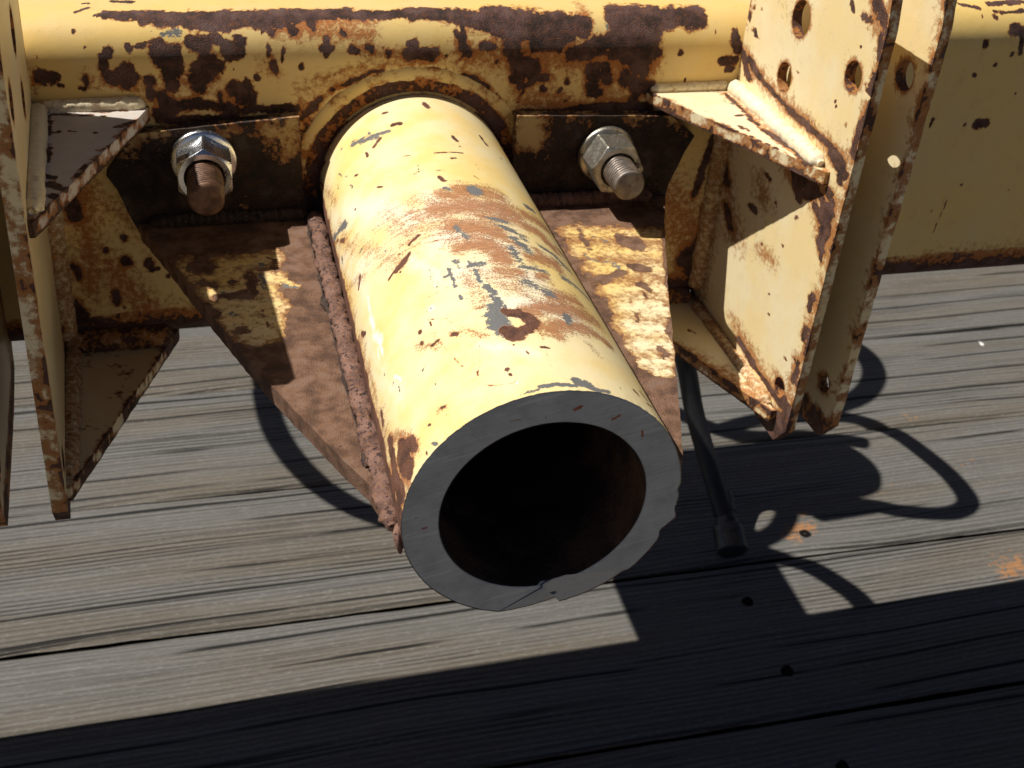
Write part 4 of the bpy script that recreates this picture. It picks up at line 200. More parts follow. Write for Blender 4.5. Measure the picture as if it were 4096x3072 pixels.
def wood():
    t = NT('weathered_wood'); R, G, B, A = t.attr()
    oi = t.n.new('ShaderNodeObjectInfo'); cx = t.n.new('ShaderNodeCombineXYZ')
    rr = t.math('MULTIPLY', oi.outputs['Random'], 37.0); t.l.new(rr, cx.inputs[0]); t.l.new(rr, cx.inputs[2])
    p = t.vadd(t.co, cx.outputs[0])
    wob = t.noise(1.0, 2, 0.5, t.vmul(p, (2.2, 6.0, 1.0)))
    wv = t.n.new('ShaderNodeCombineXYZ'); t.l.new(t.math('MULTIPLY_ADD', wob, 0.022, -0.011), wv.inputs[1])
    q = t.vadd(p, wv.outputs[0])
    g0 = t.noise(1.0, 3, 0.5, t.vmul(q, (1.6, 14, 1)))
    g1 = t.noise(1.0, 5, 0.6, t.vmul(q, (3.0, 90, 1)))
    g2 = t.noise(1.0, 5, 0.7, t.vmul(q, (9.0, 420, 1)))
    g3 = t.noise(1.0, 3, 0.6, t.vmul(q, (140.0, 900, 1)))
    ridge = t.n.new('ShaderNodeTexWave'); ridge.wave_type = 'BANDS'; ridge.bands_direction = 'Y'
    ridge.inputs['Scale'].default_value = 52; ridge.inputs['Distortion'].default_value = 3.5; ridge.inputs['Detail'].default_value = 3
    ridge.inputs['Detail Scale'].default_value = 1.2
    t.l.new(t.vmul(q, (0.06, 1, 0.0)), ridge.inputs['Vector']); rg = ridge.outputs['Fac']
    ln = t.noise(1.0, 3, 0.6, t.vmul(t.vadd(q, (2, 7, 0)), (1.3, 190, 1)))
    c = t.mix(t.step(g0, 0.40, 0.66), (0.128, 0.124, 0.116), (0.122, 0.102, 0.075))
    c = t.mix(t.step(g1, 0.50, 0.28, 0.0, 0.55), c, (0.125, 0.115, 0.10))
    c = t.mix(t.step(g2, 0.52, 0.70, 0.0, 0.6), c, (0.208, 0.203, 0.192))
    c = t.mix(t.step(g2, 0.50, 0.32, 0.0, 0.6), c, (0.070, 0.067, 0.061))
    c = t.mix(t.step(ln, 0.40, 0.31, 0.0, 0.8), c, (0.055, 0.05, 0.044))
    big = t.n.new('ShaderNodeTexWave'); big.wave_type = 'BANDS'; big.bands_direction = 'Y'
    big.inputs['Scale'].default_value = 9; big.inputs['Distortion'].default_value = 2.2; big.inputs['Detail'].default_value = 4
    big.inputs['Detail Scale'].default_value = 1.6; big.inputs['Detail Roughness'].default_value = 0.6
    t.l.new(t.vmul(q, (0.05, 1, 0.0)), big.inputs['Vector'])
    gt = t.noise(1.0, 3, 0.6, t.vmul(p, (2.4, 26, 1))); gt2 = t.noise(1.0, 3, 0.6, t.vmul(t.vadd(p, (3, 9, 0)), (1.8, 16, 1)))
    crack = t.math('MAXIMUM', t.math('MULTIPLY', t.step(rg, 0.10, 0.03), t.step(gt, 0.56, 0.64)), t.math('MULTIPLY', t.step(big.outputs['Fac'], 0.030, 0.010), t.step(gt2, 0.46, 0.53)))
    c = t.mix(t.math('MULTIPLY', t.step(rg, 0.40, 0.05), t.step(gt, 0.34, 0.60, 0.12, 0.62)), c, (0.066, 0.061, 0.054))
    c = t.mix(t.math('MULTIPLY', t.step(rg, 0.70, 0.95), 0.25), c, (0.19, 0.185, 0.175))
    c = t.mix(t.math('MULTIPLY', t.step(g3, 0.56, 0.72), 0.5), c, (0.30, 0.293, 0.275))
    c = t.mix(t.math('MULTIPLY', t.step(g3, 0.42, 0.28), 0.4), c, (0.09, 0.084, 0.075))
    nz = t.noise(160, 4, 0.6)
    c = t.mix(t.step(t.math('ADD', G, t.math('MULTIPLY_ADD', nz, 1.6, -0.8)), 0.45, 0.75, 0, 0.8), c, (0.36, 0.17, 0.062))
    c = t.mix(t.math('MAXIMUM', crack, t.step(R, 0.35, 0.6)), c, (0.012, 0.011, 0.010))
    c = t.mix(t.step(A, 0.35, 0.6), c, (0.8, 0.8, 0.78))
    h = t.math('ADD', t.math('MULTIPLY', rg, 0.45), t.math('MULTIPLY', g1, 0.8)); h = t.math('ADD', h, t.math('MULTIPLY', g2, 0.8)); h = t.math('SUBTRACT', h, t.step(ln, 0.37, 0.30, 0.0, 0.7))
    h = t.math('SUBTRACT', h, t.math('MULTIPLY', crack, 1.2)); h = t.math('ADD', h, t.math('MULTIPLY', g3, 0.15))
    return t.out(c, 0.78, 0.0, t.bump(h, 0.0024, 0.85), 0.3)
M['wood'] = wood()
def dirt():
    t = NT('packed_dirt'); n1 = t.noise(3, 6); n2 = t.noise(60, 5)
    c = t.mix(t.step(n1, 0.35, 0.65), (0.16, 0.13, 0.095), (0.24, 0.20, 0.15)); c = t.mix(t.step(n2, 0.4, 0.7, 0, 0.5), c, (0.10, 0.085, 0.065))
    return t.out(c, 0.95, 0.0, t.bump(n2, 0.02, 0.6), 0.2)
M['dirt'] = dirt()

# ------------------------------------------------------------------ mesh helpers
def thing(name, label, cat, loc, group=None):
    o = bpy.data.objects.new(name, None); COL.objects.link(o); o.location = loc; o.empty_display_size = 0.05
    o['label'] = label; o['category'] = cat
    if group: o['group'] = group
    return o
ROOT = {}
def origin(parent):
    v = np.zeros(3)
    while parent is not None:
        v = v + np.array(parent.location); parent = parent.parent
    return v
def mk(name, V, Q, mat, parent=None, wear=None, smooth=True, loc=None):
    """V world points n x 3, Q list of index arrays (n x 3 / n x 4 / lists): ONE mesh object."""
    V = np.asarray(V, float)
    base = origin(parent) if loc is None else np.array(loc)
    me = bpy.data.meshes.new(name)
    me.vertices.add(len(V)); me.vertices.foreach_set('co', (V - base).astype(np.float32).ravel())
    tot = np.concatenate([np.full(len(q), len(q[0]), np.int32) for q in Q if len(q)])
    idx = np.concatenate([np.asarray(q, np.int32).ravel() for q in Q if len(q)])
    me.loops.add(len(idx)); me.loops.foreach_set('vertex_index', idx)
    me.polygons.add(len(tot)); st = np.zeros(len(tot), np.int32); st[1:] = np.cumsum(tot)[:-1]
    me.polygons.foreach_set('loop_start', st)
    me.polygons.foreach_set('use_smooth', np.full(len(tot), smooth, bool))
    me.update(calc_edges=True); me.validate()
    if wear is not None:
        a = me.attributes.new('wear', 'FLOAT_COLOR', 'POINT'); a.data.foreach_set('color', np.asarray(wear, np.float32).ravel())
    me.materials.append(M[mat] if isinstance(mat, str) else mat)
    o = bpy.data.objects.new(name, me); COL.objects.link(o)
    if parent is not None: o.parent = parent
    elif loc is not None: o.location = loc
    return o
def gridq(nu, nv, cu=False, cv=False, off=0, flip=False):
    a = np.arange(nu if cu else nu-1); b = np.arange(nv if cv else nv-1)
    A, B = np.meshgrid(a, b, indexing='ij'); A2 = (A+1) % nu; B2 = (B+1) % nv
    q = np.stack([A*nv+B, A2*nv+B, A2*nv+B2, A*nv+B2], -1).reshape(-1, 4)+off
    return q[:, ::-1] if flip else q
_tab = np.random.default_rng(3).permutation(256); _tab = np.r_[_tab, _tab, _tab]
_gr = np.random.default_rng(4).normal(size=(256, 3)); _gr /= np.linalg.norm(_gr, axis=1)[:, None]
def vnoise(P, sc, seed=0):
    """Gradient noise of many points at once, about -0.8 to 0.8."""
    P = np.asarray(P, float)*sc+seed*17.31; I = np.floor(P).astype(int); F = P-I; U = F*F*F*(F*(F*6-15)+10); I &= 255; o = 0
    for dx in (0, 1):
        for dy in (0, 1):
            for dz in (0, 1):
                h = _tab[_tab[_tab[I[:, 0]+dx & 255]+I[:, 1]+dy & 255]+I[:, 2]+dz & 255]
                g = (_gr[h]*(F-[dx, dy, dz])).sum(1)
                o = o+g*(U[:, 0] if dx else 1-U[:, 0])*(U[:, 1] if dy else 1-U[:, 1])*(U[:, 2] if dz else 1-U[:, 2])
    return o*1.5
METRIC = {'beam': (1, 0.45, 0.82), 'pipe': (1, 0.60, 0.85), 'gus': (1, 0.62, 1), 'lugA': (1, 0.42, 0.85), 'topgR': (1, 0.62, 1), 'topgL': (1, 0.62, 1), 'lowg': (1, 0.62, 1), 'deck': (1, 0.6, 1), 'face': (1, 1, 1), 'lugL': (1, 1, 0.82)}
SOFT = (0.75, 1.5, 1.0, 1.3)
def wear_of(V, key, warp=1.0):
    V = np.asarray(V, float); W = np.zeros((len(V), 4)); mt = np.array(METRIC[key])
    wv = np.stack([0.0011*vnoise(V, 140, 1+k)+0.0007*vnoise(V, 420, 5+k)+0.0004*vnoise(V, 1100, 9+k) for k in range(3)], 1)
    V = V*mt; wv = wv*warp
    for c in WEAR[key]:
        a, b, r, ch, st = np.array(c[:3])*mt, np.array(c[3:6])*mt, max(c[6], 0.00045), int(c[7]), c[8]*min(1.0, max(0.56, c[6]/0.00042))
        s = max(SOFT[ch]*r, 0.0005); m = r+s+0.003
        lo = np.minimum(a, b)-m; hi = np.maximum(a, b)+m
        ix = np.where(((V >= lo) & (V <= hi)).all(1))[0]
        if not len(ix): continue
        P = V[ix]+wv[ix]*min(1.0, r/0.0013); ab = b-a; t = np.clip(((P-a)@ab)/(ab@ab+1e-12), 0, 1)
        d = np.linalg.norm(P-a-t[:, None]*ab, axis=1)
        val = st*np.clip(0.5+(r-d)/(2*s), 0, 1)
        W[ix, ch] = np.maximum(W[ix, ch], val)
    return W
def seg_dist(P, poly):
    d = np.full(len(P), 9.0); poly = np.asarray(poly)
    for a, b in zip(poly, np.roll(poly, -1, 0)):
        ab = b-a; t = np.clip(((P-a)@ab)/(ab@ab+1e-12), 0, 1)
        d = np.minimum(d, np.linalg.norm(P-a-t[:, None]*ab, axis=1))
    return d
def fbm(P, sc, seed=0.0): return vnoise(P, sc, seed)+0.5*vnoise(P, sc*2.1, seed+3)+0.25*vnoise(P, sc*4.3, seed+6)
def circle2(c, r, n=28): return [(c[0]+r*math.cos(2*math.pi*i/n), c[1]+r*math.sin(2*math.pi*i/n)) for i in range(n)]
def wobble(poly, step, amp, seed):
    """Densify an outline and make it a little uneven, as flame-cut plate is."""
    out = []; poly = [Vector(p) for p in poly]
    for a, b in zip(poly, poly[1:]+poly[:1]):
        n = max(1, int((b-a).length/step)); nr = Vector((b.y-a.y, a.x-b.x)).normalized()
        for i in range(n):
            p = a.lerp(b, i/n)
            if i: p = p+nr*amp*(mnoise.noise(Vector((p.x*160+seed, p.y*160, seed)))+0.6*mnoise.noise(Vector((p.x*500+seed, p.y*500, seed))))
            out.append((p.x, p.y))
    return out
def plate2d(outline, holes, step):
    """Gridded flat sheet of an outline with holes: (points 2d, faces)."""
    vs, es = [], []
    for lp in [outline]+holes:
        o = len(vs); vs += [Vector(p) for p in lp]; es += [(o+i, o+(i+1) % len(lp)) for i in range(len(lp))]
    r = geometry.delaunay_2d_cdt(vs, es, [], 0, 1e-7)
    def inside(p, poly):
        c = False
        for (x1, y1), (x2, y2) in zip(poly, poly[1:]+poly[:1]):
            if (y1 > p[1]) != (y2 > p[1]) and p[0] < (x2-x1)*(p[1]-y1)/(y2-y1)+x1: c = not c
        return c
    bm = bmesh.new(); bv = [bm.verts.new((p.x, p.y, 0)) for p in r[0]]
    for f in r[2]:
        m = sum((r[0][i] for i in f), Vector((0, 0)))/len(f)
        if inside(m, outline) and not any(inside(m, h) for h in holes): bm.faces.new([bv[i] for i in f])
    xs = [p[0] for p in outline]; ys = [p[1] for p in outline]
    for lo, hi, ax in ((min(xs), max(xs), 0), (min(ys), max(ys), 1)):
        k = lo+step
        while k < hi:
            co = [0, 0, 0]; co[ax] = k; no = [0, 0, 0]; no[ax] = 1
            bmesh.ops.bisect_plane(bm, geom=bm.verts[:]+bm.edges[:]+bm.faces[:], dist=1e-6, plane_co=co, plane_no=no)
            k += step
    bmesh.ops.recalc_face_normals(bm, faces=bm.faces[:])
    if bm.faces and sum(f.normal.z for f in bm.faces) < 0: bmesh.ops.reverse_faces(bm, faces=bm.faces[:])
    bm.verts.index_update()
    P = np.array([(v.co.x, v.co.y) for v in bm.verts]); Fs = [[v.index for v in f.verts] for f in bm.faces]
    bd = []
    for e in bm.edges:
        if len(e.link_loops) == 1:
            l = e.link_loops[0]; bd.append((l.vert.index, l.link_loop_next.vert.index))
    bm.free(); return P, Fs, bd
def plate(name, outline, holes, t, fn, mat, parent, wearfn, step=0.003, nt=3, shared=None):
    """A plate: fn(uv n x 2, d n) -> xyz; d runs 0 (front sheet) to t (back sheet)."""
    P, Fs, bd = plate2d(outline, holes, step); n = len(P)
    lay = [fn(P, np.zeros(n)), fn(P, np.full(n, t))]
    V = np.concatenate(lay); uv = np.concatenate([P, P]); dd = np.concatenate([np.zeros(n), np.full(n, t)])
    faces = {}
    def addf(f): faces.setdefault(len(f), []).append(f)
    for f in Fs: addf(f); addf([i+n for i in f[::-1]])
    bvi = sorted({i for e in bd for i in e}); mp = {v: k for k, v in enumerate(bvi)}
    rings = []
    off = 2*n
    for k in range(nt+1):
        rings.append(off); d = t*k/nt; V = np.concatenate([V, fn(P[bvi], np.full(len(bvi), d))])
        uv = np.concatenate([uv, P[bvi]]); dd = np.concatenate([dd, np.full(len(bvi), d)]); off += len(bvi)
    for a, b in bd:
        for k in range(nt):
            addf([rings[k]+mp[b], rings[k]+mp[a], rings[k+1]+mp[a], rings[k+1]+mp[b]])
    W = wearfn(V, uv, dd, seg_dist(uv, outline), [seg_dist(uv, h) for h in holes])
    return mk(name, V, list(faces.values()), mat, parent, W, smooth=False)
def frames(path):
    P = np.asarray(path, float); T = np.gradient(P, axis=0); T /= np.linalg.norm(T, axis=1)[:, None]
    n = np.cross(T[0], [0, 0, 1.0]);
    if np.linalg.norm(n) < 1e-3: n = np.cross(T[0], [1.0, 0, 0])
    N = []
    for t in T:
        n = n-t*(n@t); n /= np.linalg.norm(n); N.append(n)
    N = np.array(N); return P, T, N, np.cross(T, N)
def tube(path, rad, nseg=16, caps=True):
    P, T, N, B = frames(path); a = np.linspace(0, 2*math.pi, nseg, endpoint=False)
    rad = np.broadcast_to(np.asarray(rad, float), (len(P),)) if np.ndim(rad) < 2 else rad
    R = rad[:, None] if rad.ndim == 1 else rad
    V = P[:, None]+R[..., None]*(np.cos(a)[None, :, None]*N[:, None]+np.sin(a)[None, :, None]*B[:, None])
    V = V.reshape(-1, 3); q = [gridq(len(P), nseg, cv=True)]
    if caps:
        o = len(V); V = np.concatenate([V, P[:1], P[-1:]]); k = np.arange(nseg); k2 = (k+1) % nseg
        l = (len(P)-1)*nseg
        q.append(np.stack([np.full(nseg, o), k2, k], 1)); q.append(np.stack([np.full(nseg, o+1), l+k, l+k2], 1))
    return V, q
def spline(pts, n):
    P = [Vector(p) for p in pts]; P = [2*P[0]-P[1]]+P+[2*P[-1]-P[-2]]; out = []
    for i in range(1, len(P)-2):
        a, b, c, d = P[i-1:i+3]
        for k in range(n):
            t = k/n; out.append(0.5*((2*b)+(c-a)*t+(2*a-5*b+4*c-d)*t*t+(3*b-a-3*c+d)*t**3))
    out.append(P[-2]); return np.array([tuple(v) for v in out])
def bead(name, pts, r, mat, parent, seed, wear=None, rough=0.22, ripple=0.0, squash=1.0, step=0.0011, gate=None):
    """A lumpy weld bead along a line."""
    pts = np.asarray(pts, float); L = np.r_[0, np.cumsum(np.linalg.norm(np.diff(pts, axis=0), axis=1))]
    n = max(6, int(L[-1]/step)); s = np.linspace(0, L[-1], n); P = np.stack([np.interp(s, L, pts[:, i]) for i in range(3)], 1)
    nseg = 18; R = np.empty((n, nseg))
    for i in range(n):
        taper = min(1.0, 0.35+min(i, n-1-i)*0.22)
        lump = 0.5*mnoise.noise(Vector((s[i]*75, seed, 0)))+ripple*(abs(math.sin(s[i]*math.pi/0.0042))-0.5)
        for k in range(nseg):
            a = 2*math.pi*k/nseg
            R[i, k] = r*taper*(1+rough*(1.3*lump+mnoise.noise(Vector((s[i]*230, 2.4*math.cos(a)+seed, 2.4*math.sin(a))))+0.6*mnoise.noise(Vector((s[i]*620, 6*math.cos(a)+seed, 6*math.sin(a))))))
    P[:, 0] += (0.0007 if squash == 1.0 else 0.0013)*np.array([mnoise.noise(Vector((x*60, seed+5, 1))) for x in s]); P[:, 2] += 0.0005*np.array([mnoise.noise(Vector((x*70, seed+9, 3))) for x in s])
    if gate is not None:
        R *= np.clip(0.25+2.6*np.array([mnoise.noise(Vector((x*gate, seed, 8))) for x in s]), 0.25, 1.25)[:, None]
    V, q = tube(P, R, nseg)
    if squash != 1.0: V[:, 2] = np.repeat(np.r_[P[:, 2]], nseg).tolist()+[P[0, 2], P[-1, 2]]+(V[:, 2]-np.r_[np.repeat(P[:, 2], nseg), P[0, 2], P[-1, 2]])*squash
    W = None
    if wear is not None: W = np.tile(np.array(wear, float), (len(V), 1))
    return mk(name, V, q, mat, parent, W)
def lathe_y(cx, cz, prof, n, fy=None):
    """Rings of (radius, y) about a Y axis."""
    a = np.linspace(0, 2*math.pi, n, endpoint=False); V = []
    for r, y in prof:
        rr = r(a) if callable(r) else np.full(n, r); yy = y(a) if callable(y) else np.full(n, y)
        V.append(np.stack([cx+rr*np.cos(a), yy, cz+rr*np.sin(a)], 1))
    return np.concatenate(V), gridq(len(prof), n, cv=True)

# ------------------------------------------------------------------ the setting: ground and deck
DZ = -0.547
g = mk('ground', [(-150, -150, -1.35), (150, -150, -1.35), (150, 150, -1.35), (-150, 150, -1.35)], [[(0, 1, 2, 3)]], 'dirt', None, None, False, loc=(0, 0, -1.35))
g['kind'] = 'structure'
deck = bpy.data.objects.new('deck', None); COL.objects.link(deck); deck.location = (0, 0, DZ); deck['kind'] = 'structure'
SL = -0.0158; PITCH_Y = 0.2045; PW = 0.2008
def plank(k):
    y0 = 0.4737+PITCH_Y*k
    near = -2 <= k <= 4
    xs = np.concatenate([np.linspace(-1.7, -0.5, 14)[:-1], np.linspace(-0.5, 1.35, 260 if near else 40), np.linspace(1.35, 2.3, 14)[1:]])
    ys = np.concatenate([[0, 0.0015, 0.0045], np.linspace(0.011, PW-0.011, 26 if near else 8), [PW-0.0045, PW-0.0015, PW]])
    rn = random.Random(k*31+5); cup = rn.uniform(-0.0012, 0.0016); tilt = rn.uniform(-0.0012, 0.0012)
    e = np.minimum(ys, PW-ys); drop = np.where(e < 0.011, -0.0042*(1-np.clip(e/0.011, 0, 1))**2.2, 0)
    zz = drop+cup*(1-(2*ys/PW-1)**2)+tilt*(2*ys/PW-1)
    X, Y = np.meshgrid(xs, ys, indexing='ij')
    wav = np.array([0.0016*mnoise.noise(Vector((x*5, k*3.7, 0)))+0.0009*mnoise.noise(Vector((x*31, k*3.7, 5))) for x in xs])
    Yw = y0+0.003+Y+SL*X+wav[:, None]*np.where(ys < 0.03, 1, np.where(ys > PW-0.03, 0.7, 0))[None, :]
    Z = DZ+np.broadcast_to(zz, X.shape)
    top = np.stack([X, Yw, Z], -1).reshape(-1, 3); nu, nv = X.shape
    q = [gridq(nu, nv)]
    n = len(top); lo = np.concatenate([top.reshape(nu, nv, 3)[:, 0], top.reshape(nu, nv, 3)[:, -1]]).copy(); lo[:, 2] = DZ-0.038
    V = np.concatenate([top, lo]); i = np.arange(nu-1)
    q.append(np.stack([i*nv, n+i, n+i+1, (i+1)*nv], 1)[:, ::-1]); q.append(np.stack([i*nv+nv-1, n+nu+i, n+nu+i+1, (i+1)*nv+nv-1], 1))
    q.append(np.stack([n+i, n+nu+i, n+nu+i+1, n+i+1], 1)[:, ::-1])
    return mk('plank', V, q, 'wood', deck, wear_of(V, 'deck'))
planks = {k: plank(k) for k in range(-6, 9)}
def nail(x, y, k):
    V, q = lathe_y(0, 0, [(0.0068, 0.0), (0.0062, 0.0006), (0.0045, 0.0004), (0.0008, 0.0003)], 14)
    n = np.array([mnoise.noise(Vector((v[0]*150, v[2]*150, x*9))) for v in V])
    V = np.stack([x+V[:, 0]*(1+0.3*n), y+V[:, 2]*(1+0.3*n), top_of(k, y-SL*x)+0.0003+V[:, 1]], 1)
    mk('nail', V, [q], 'hole', planks[k])
def top_of(k, y):
    rn = random.Random(k*31+5); cup = rn.uniform(-0.0012, 0.0016); tilt = rn.uniform(-0.0012, 0.0012); u = 2*(y-0.4767-PITCH_Y*k)/PW-1
    return DZ+cup*(1-u*u)+tilt*u
nail(0.378, 0.412, -1); nail(0.378, 0.317, -1); nail(0.380, 0.206, -2); nail(0.487, 0.498, 0)
for x in (-1.2, 0.95, 1.9):
    V, q = tube([(x, -0.9, DZ-0.11), (x, 2.5, DZ-0.11)], 0.07, 4); mk('joist', V, q, 'wood', deck, np.zeros((len(V), 4)), False)

# ------------------------------------------------------------------ the toolbar: beam, lugs, gussets, sleeve
bar = thing('steel_toolbar', 'rusty yellow square steel toolbar with paired hitch lugs, spanning the whole width above the deck', 'toolbar', (0, 0.4, DZ))
BR = 0.024
def corner(cy, cz, a0, a1, n): return [(cy+BR*math.cos(a), cz+BR*math.sin(a)) for a in np.linspace(a0, a1, n)]
pi = math.pi
prof = [(0.3, z) for z in np.linspace(-0.076, 0.076, 140)]+corner(0.324, 0.076, pi, pi/2, 24)[1:]+[(y, 0.1) for y in np.linspace(0.324, 0.364, 32)[1:]]+[(y, 0.1) for y in np.linspace(0.37, 0.476, 8)]
prof += corner(0.476, 0.076, pi/2, 0, 8)[1:]+[(0.5, -0.076)]+corner(0.476, -0.076, 0, -pi/2, 8)[1:]+[(0.4, -0.1), (0.324, -0.1)]+corner(0.324, -0.076, -pi/2, -pi, 14)[1:-1]
prof = np.array(prof)
xs = np.concatenate([np.linspace(-1.4, -0.27, 24)[:-1], np.arange(-0.27, 0.49, 0.0012), np.linspace(0.49, 1.75, 24)])
V = np.empty((len(xs), len(prof), 3)); V[..., 0] = xs[:, None]; V[..., 1] = prof[None, :, 0]; V[..., 2] = prof[None, :, 1]
low = np.array([[mnoise.noise(Vector((x*9, a*24, b*24))) for a, b in prof[::6]] for x in xs[::6]])
low = np.repeat(np.repeat(low, 6, 0), 6, 1)[:len(xs), :len(prof)]
k = np.ones(13)/13
low = np.apply_along_axis(lambda r: np.convolve(np.pad(r, 6, 'edge'), k, 'valid'), 0, low); low = np.apply_along_axis(lambda r: np.convolve(np.pad(r, 6, 'edge'), k, 'valid'), 1, low)
V[..., 1] += 0.0006*low; V[..., 2] += 0.0004*low
V = V.reshape(-1, 3); W = wear_of(V, 'beam')
nb = np.clip((-0.074-V[:, 2])/0.016, 0, 1)*(V[:, 1] < 0.33); W[:, 0] = np.maximum(W[:, 0], 0.30+0.5*nb-0.30*(nb == 0)); W[:, 1] = np.maximum(W[:, 1], 0.5*np.clip((-0.055-V[:, 2])/0.03, 0, 1))
ft = np.clip((0.058-V[:, 2])/0.02, 0, 1)*np.clip((V[:, 2]+0.055)/0.045, 0, 1)*np.clip((0.168-np.abs(V[:, 0]))/0.03, 0, 1)*(V[:, 1] < 0.31)
W[:, 0] = np.maximum(W[:, 0], ft*0.62)
inl = np.clip((np.abs(V[:, 0])-0.150)/0.03, 0, 1)*(np.abs(V[:, 0]) < 0.21)*(V[:, 1] < 0.31)*np.clip((0.055-V[:, 2])/0.02, 0, 1)
W[:, 1] = np.maximum(W[:, 1], inl*0.30)
W[:, 3] = np.where(V[:, 0] > 0.24, 0.0, W[:, 3])
mk('beam', V, [gridq(len(xs), len(prof), cv=True)], 'beam', bar, W)

def zero(V): return np.zeros((len(V), 4))
LUG = [(0.1545, -0.104), (0.1545, 0.136), (0.1570, 0.150), (0.163, 0.1565), (0.300, 0.1565), (0.3005, -0.078), (0.3125, -0.0965), (0.306, -0.112), (0.270, -0.119), (0.1655, -0.119)]
HOLES = [((0.2370, 0.1165), 0.0100), ((0.2424, 0.0822), 0.0082), ((0.1738, 0.1068), 0.0079), ((0.1724, -0.0840), 0.0062)]
LHOLES = [circle2(c, r) for c, r in HOLES]
def lug(fn, mat, seed, step, key=None):
    def wf(V, uv, dd, de, dh):
        W = wear_of(V, key) if key else zero(V)
        front = np.clip(1-np.abs(uv[:, 0]-0.1545)/0.004, 0, 1)
        nz = vnoise(V, 55, seed)+0.8*vnoise(V, 170, seed+2)+0.5*vnoise(V, 480, seed+4)
        ed = np.clip(1-de/0.005, 0, 1)
        side = (dd > 0.0003) & (de < 2e-4); W[:, 0] = np.maximum(W[:, 0], np.where(side, 0.08+0.60*nz, ed*(0.36+0.55*nz))); W[:, 1] = np.maximum(W[:, 1], np.clip(1-de/0.014, 0, 1)*(0.52+0.5*nz))
        for d in dh: W[:, 1] = np.maximum(W[:, 1], np.clip(1-d/0.007, 0, 1)*0.62); W[:, 0] = np.maximum(W[:, 0], np.clip(1-d/0.0015, 0, 1)*0.5)
        tip = np.clip((-0.095-uv[:, 1])/0.012, 0, 1); W[:, 0] = np.maximum(W[:, 0], tip*(0.55+0.4*nz)); W[:, 1] = np.maximum(W[:, 1], tip*0.7)
        bk = np.clip((uv[:, 0]-0.27)/0.02, 0, 1)*(uv[:, 1] < 0.05); W[:, 1] = np.maximum(W[:, 1], bk*0.55)
        if not key: W[:, 0] = np.maximum(W[:, 0], 0.06+0.16*nz)
        W[:, 3] = 0.25
        return W
    return plate('lug_plate', wobble(LUG, 0.004, 0.0005, seed), LHOLES, 0.0058, fn, mat, bar, wf, step)
lugA = lug(lambda p, d: np.stack([0.2012+d, p[:, 0], p[:, 1]], 1), 'lug', 3.1, 0.0019, 'lugA')
lugB = lug(lambda p, d: np.stack([0.2306+d, p[:, 0], p[:, 1]], 1), 'lug', 8.4, 0.0035)
def left_x(p, off, d): return off-0.0766*(p[:, 0]-0.155)+0.055*p[:, 1]-d
lugC = lug(lambda p, d: np.stack([left_x(p, -0.1990, d*1.3), p[:, 0], p[:, 1]], 1), 'lug', 5.7, 0.003)
lugD = lug(lambda p, d: np.stack([left_x(p, -0.2300, d*1.3), p[:, 0], p[:, 1]], 1), 'lug', 1.9, 0.004)
lugA['label'] = 'inner plate of the sunlit hitch lug, bolt holes through it'; lugB['label'] = 'outer plate of the sunlit hitch lug, mostly shaded'
lugC['label'] = 'shaded inner plate of the hitch lug with a rusted tip'; lugD['label'] = 'outer lug plate cut by the picture edge'

def tri(name, outline, ztop, t, mat, seed, key, edge=0.5, base=0.0, step=0.0025):
    def wf(V, uv, dd, de, dh):
        W = wear_of(V, key) if key else zero(V)
        nz = vnoise(V, 75, seed)+0.8*vnoise(V, 210, seed+2)+0.5*vnoise(V, 520, seed+4)
        W[:, 0] = np.maximum(W[:, 0], np.clip(1-de/0.0035, 0, 1)*np.where((dd > 0.0003) & (de < 2e-4), edge-0.26+0.6*nz, edge-0.08+0.5*nz)); W[:, 0] = np.maximum(W[:, 0], base+0.22*nz)
        W[:, 1] = np.maximum(W[:, 1], np.clip(1-de/0.007, 0, 1)*(0.45+0.4*nz))
        W[:, 0] = np.where(dd > t*0.9, 0.7, W[:, 0]); W[:, 3] = np.maximum(W[:, 3], 0.5)
        return W
    if sum(a[0]*b[1]-b[0]*a[1] for a, b in zip(outline, outline[1:]+outline[:1])) < 0: outline = outline[::-1]
    return plate(name, wobble(outline, 0.003, 0.0005, seed), [], t, lambda p, d: np.stack([p[:, 0], p[:, 1], ztop-d], 1), mat, bar, wf, step)
tri('gusset', [(0.2010, 0.2995), (0.1428, 0.2995), (0.1440, 0.2960), (0.1985, 0.1735), (0.2010, 0.1735)], 0.055, 0.0075, 'lug', 2.2, 'topgR', 0.42)
tri('gusset', [(-0.2062, 0.2995), (-0.1475, 0.2995), (-0.1482, 0.2960), (-0.1945, 0.1640), (-0.1968, 0.1640)], 0.055, 0.0075, 'lug_shaded', 6.2, 'topgL', 0.45)
tri('gusset', [(0.2010, 0.335), (0.134, 0.335), (0.1972, 0.1690), (0.2010, 0.1690)], -0.0992, 0.0080, 'lug', 4.2, 'lowg', 0.55, 0.05)
tri('gusset', [(-0.2185, 0.335), (-0.149, 0.335), (-0.149, 0.315), (-0.2035, 0.1660), (-0.2085, 0.1660)], -0.0992, 0.0080, 'lug', 9.2, None, 0.75, 0.20)

